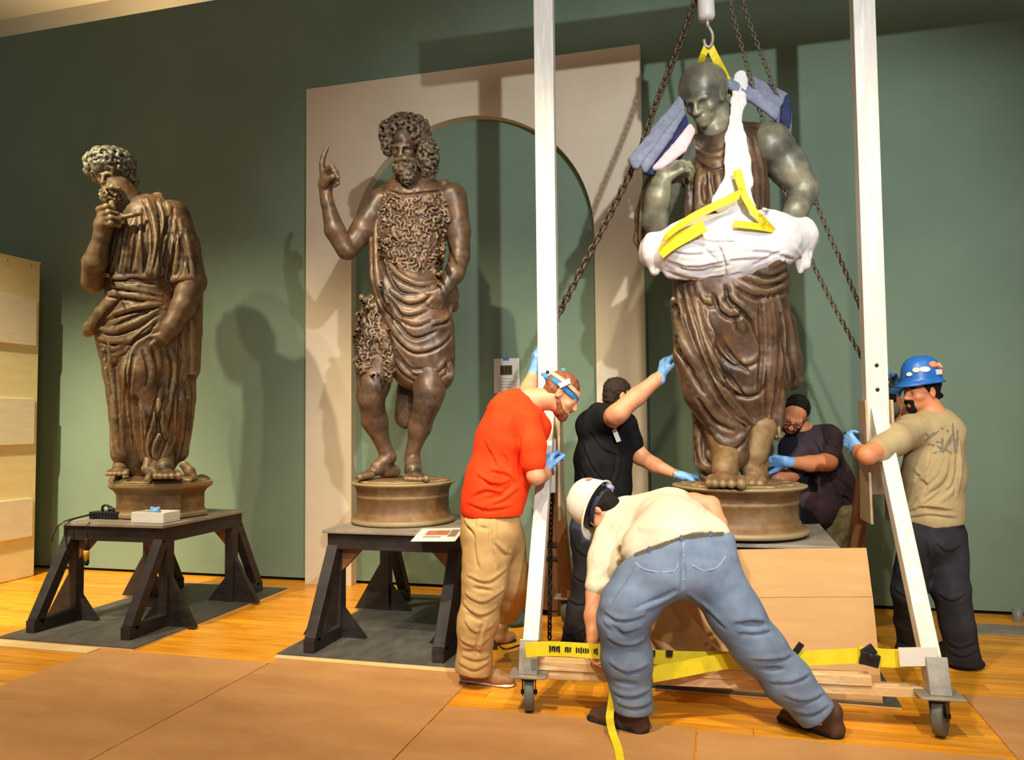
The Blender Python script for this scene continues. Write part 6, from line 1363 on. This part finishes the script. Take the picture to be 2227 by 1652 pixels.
# ---------------------------------------------------------------- man crouching behind the plinth
def man_rear():
    f = Fig(5.42); g0 = G(1845, 1330)
    r = empty('person', (g0[0], g0[1], 0), label='man with glasses in dark purple work shirt stooping behind the strapped statue', cat=PER)
    hc = f.p(1728, 902, .12); fw = unit(-F0*.72-R0*.42-U0*.62); upv = unit(U0*.86-F0*.48+R0*.16)
    S = Sdf(.008); head(S, hc, fw, upv, 1.02)
    f.c(S, (1745, 935, .0, 22), (1768, 955, -.05, 24), .03); f.ch(S, [(1776, 980, -.02, 38), (1800, 1060, -.06, 42), (1822, 1130, -.08, 40)], .05)
    f.ch(S, [(1798, 958, .05, 20), (1802, 1000, .14, 19)], .02); f.ch(S, [(1800, 1005, .15, 20), (1760, 1008, .2, 17), (1716, 1005, .24, 11)], .02)
    f.ch(S, [(1740, 985, .02, 22), (1720, 1030, .1, 19), (1690, 1040, .14, 14)], .02)
    f.ch(S, [(1840, 1150, .08, 28), (1845, 1230, .1, 20), (1850, 1330, -.02, 13)], .03); f.ch(S, [(1790, 1160, -.12, 28), (1770, 1240, -.05, 20), (1790, 1330, -.2, 13)], .03)
    S.mesh('body', M['skin2'], r)
    H = Sdf(.0045); hand(H, f.p(1712, 1004, .24), -R0*.95+F0*.1+U0*.1, -U0*.5-F0*.6, .2, (.45, .6, .5), -1, .12, .005, 1.2); H.cone(f.p(1718, 1005, .24), f.p(1710, 1004, .24), .036, .036, .01); H.noise(.0012, 45); H.mesh('glove', M['glove'], r)
    H = Sdf(.006); q, A = hair_cap(H, hc, fw, upv, 1.02, .004, 50); H.cut(hc+A[1]*.03+A[2]*.09, A[1]*.9-A[2]*.25, .01); H.noise(.004, 70, 'r'); H.mesh('hair', M['darkhair'], r)
    w = lambda x, y, z: hc+(A[0]*x+A[1]*y+A[2]*z)*1.02
    B = Sdf(.0055); B.ell(w(0, .050, -.090), (.049, .046, .034), A)
    for s_ in (-1, 1): B.cone(w(s_*.064, .005, -.04), w(s_*.045, .05, -.085), .011, .018)
    B.cone(w(-.022, .096, -.052), w(.022, .096, -.052), .008, .008); B.noise(.003, 70, 'b'); B.mesh('beard', M['darkhair'], r)
    g = MB()
    for s_ in (-1, 1):
        pts = [w(s_*.033+.024*math.cos(a), .108, -.002+.016*math.sin(a)) for a in np.arange(20)*2*math.pi/20]; g.tube(pts, .0028, 6, True); g.tube([w(s_*.057, .106, .004), w(s_*.08, .0, .0)], .0026, 6)
    g.tube([w(-.009, .108, .002), w(.009, .108, .002)], .003, 6); g.build('glasses', M['blacktool'], r)
    for s_ in (-1, 1):
        b = MB(); b.lathe(w(s_*.032, .086, -.001), [(.0085, 0), (.007, .004), (.002, .0055)], 10, A[1]); b.build('eye', M['eye'], r)
    C = Sdf(.0075)
    f.ch(C, [(1772, 976, -.02, 50), (1795, 1050, -.05, 58), (1822, 1110, -.08, 56)], .05, .85); f.c(C, (1735, 965, .0, 34), (1800, 952, .02, 30), .04); f.c(C, (1740, 1080, .02, 40), (1780, 1110, .0, 44), .04)
    f.ch(C, [(1800, 952, .05, 29), (1804, 988, .11, 25)], .03); f.ch(C, [(1738, 975, .03, 30), (1724, 1020, .09, 25)], .03)
    C.noise(.006, (6, 6, 5), 'n'); C.noise(.0035, (13, 13, 17), 'n', off=2.)
    for v in ([(1830, 1040), (1850, 1060), (1862, 1080)], [(1820, 1070), (1845, 1080), (1858, 1100)], [(1770, 950), (1790, 990), (1785, 1030)], [(1800, 1020), (1820, 1060), (1830, 1090)], [(1790, 930), (1800, 960), (1822, 970)]): C.fold(f, v, .013, .016, gv=.4, sink=.4)
    C.noise(.0015, 26); C.mesh('work_shirt', cloth('dark_purple_cotton', (52, 40, 46), (70, 56, 62)), r)
    A2 = Sdf(.008); f.ch(A2, [(1722, 975, .07, 30), (1735, 1060, .08, 42), (1752, 1140, .07, 44)], .04, .45); A2.noise(.005, 8); A2.mesh('apron', cloth('black_apron_cloth', (12, 12, 16), (22, 22, 28)), r)
    T = Sdf(.0075); f.ch(T, [(1815, 1120, -.06, 58), (1820, 1150, -.04, 58)], .04, .85); f.ch(T, [(1838, 1140, .06, 36), (1842, 1220, .1, 30), (1848, 1325, .0, 26)], .03); f.ch(T, [(1795, 1150, -.1, 38), (1775, 1240, -.04, 30), (1790, 1325, -.2, 26)], .03)
    T.noise(.006, (7, 7, 8), 'n'); T.noise(.0035, (9, 9, 22), 'n', off=5.); T.mesh('trousers', sm('olive_camouflage', (74, 66, 44), (126, 112, 78), (98, 88, 58), rough=.85, scale=16), r)
    for h_, t_ in ((G(1848, 1335), G(1835, 1348)), (G(1790, 1332), G(1770, 1345))):
        d = unit(t_-h_); K = Sdf(.007); shoe(K, h_-d*.03, h_+d*.25, .046, .085); K.mesh('shoe', M['sole'], r)
man_rear()
# chain tensioner held by the man in the blue hat
def tensioner():
    c = P(1939, 890, 4.93); r = empty('chain_tensioner', tuple(c), label='small grey chain hoist held at the right upright by the blue-hatted man', cat='tool')
    b = MB(); b.lathe(c-F0*.03+U0*.0, [(.02, 0), (.045, .004), (.05, .02), (.05, .045), (.03, .06)], 20, F0); b.build('gear_case', M['steel'], r)
    b = MB(); b.beam(c+U0*.03, c+U0*.10, .05, .04, R0); b.build('upper_block', M['darksteel'], r, .004)
    b = MB(); b.beam(c-U0*.03, c-U0*.12, .02, .02, R0); b.build('lever', M['darksteel'], r, .003)
tensioner()
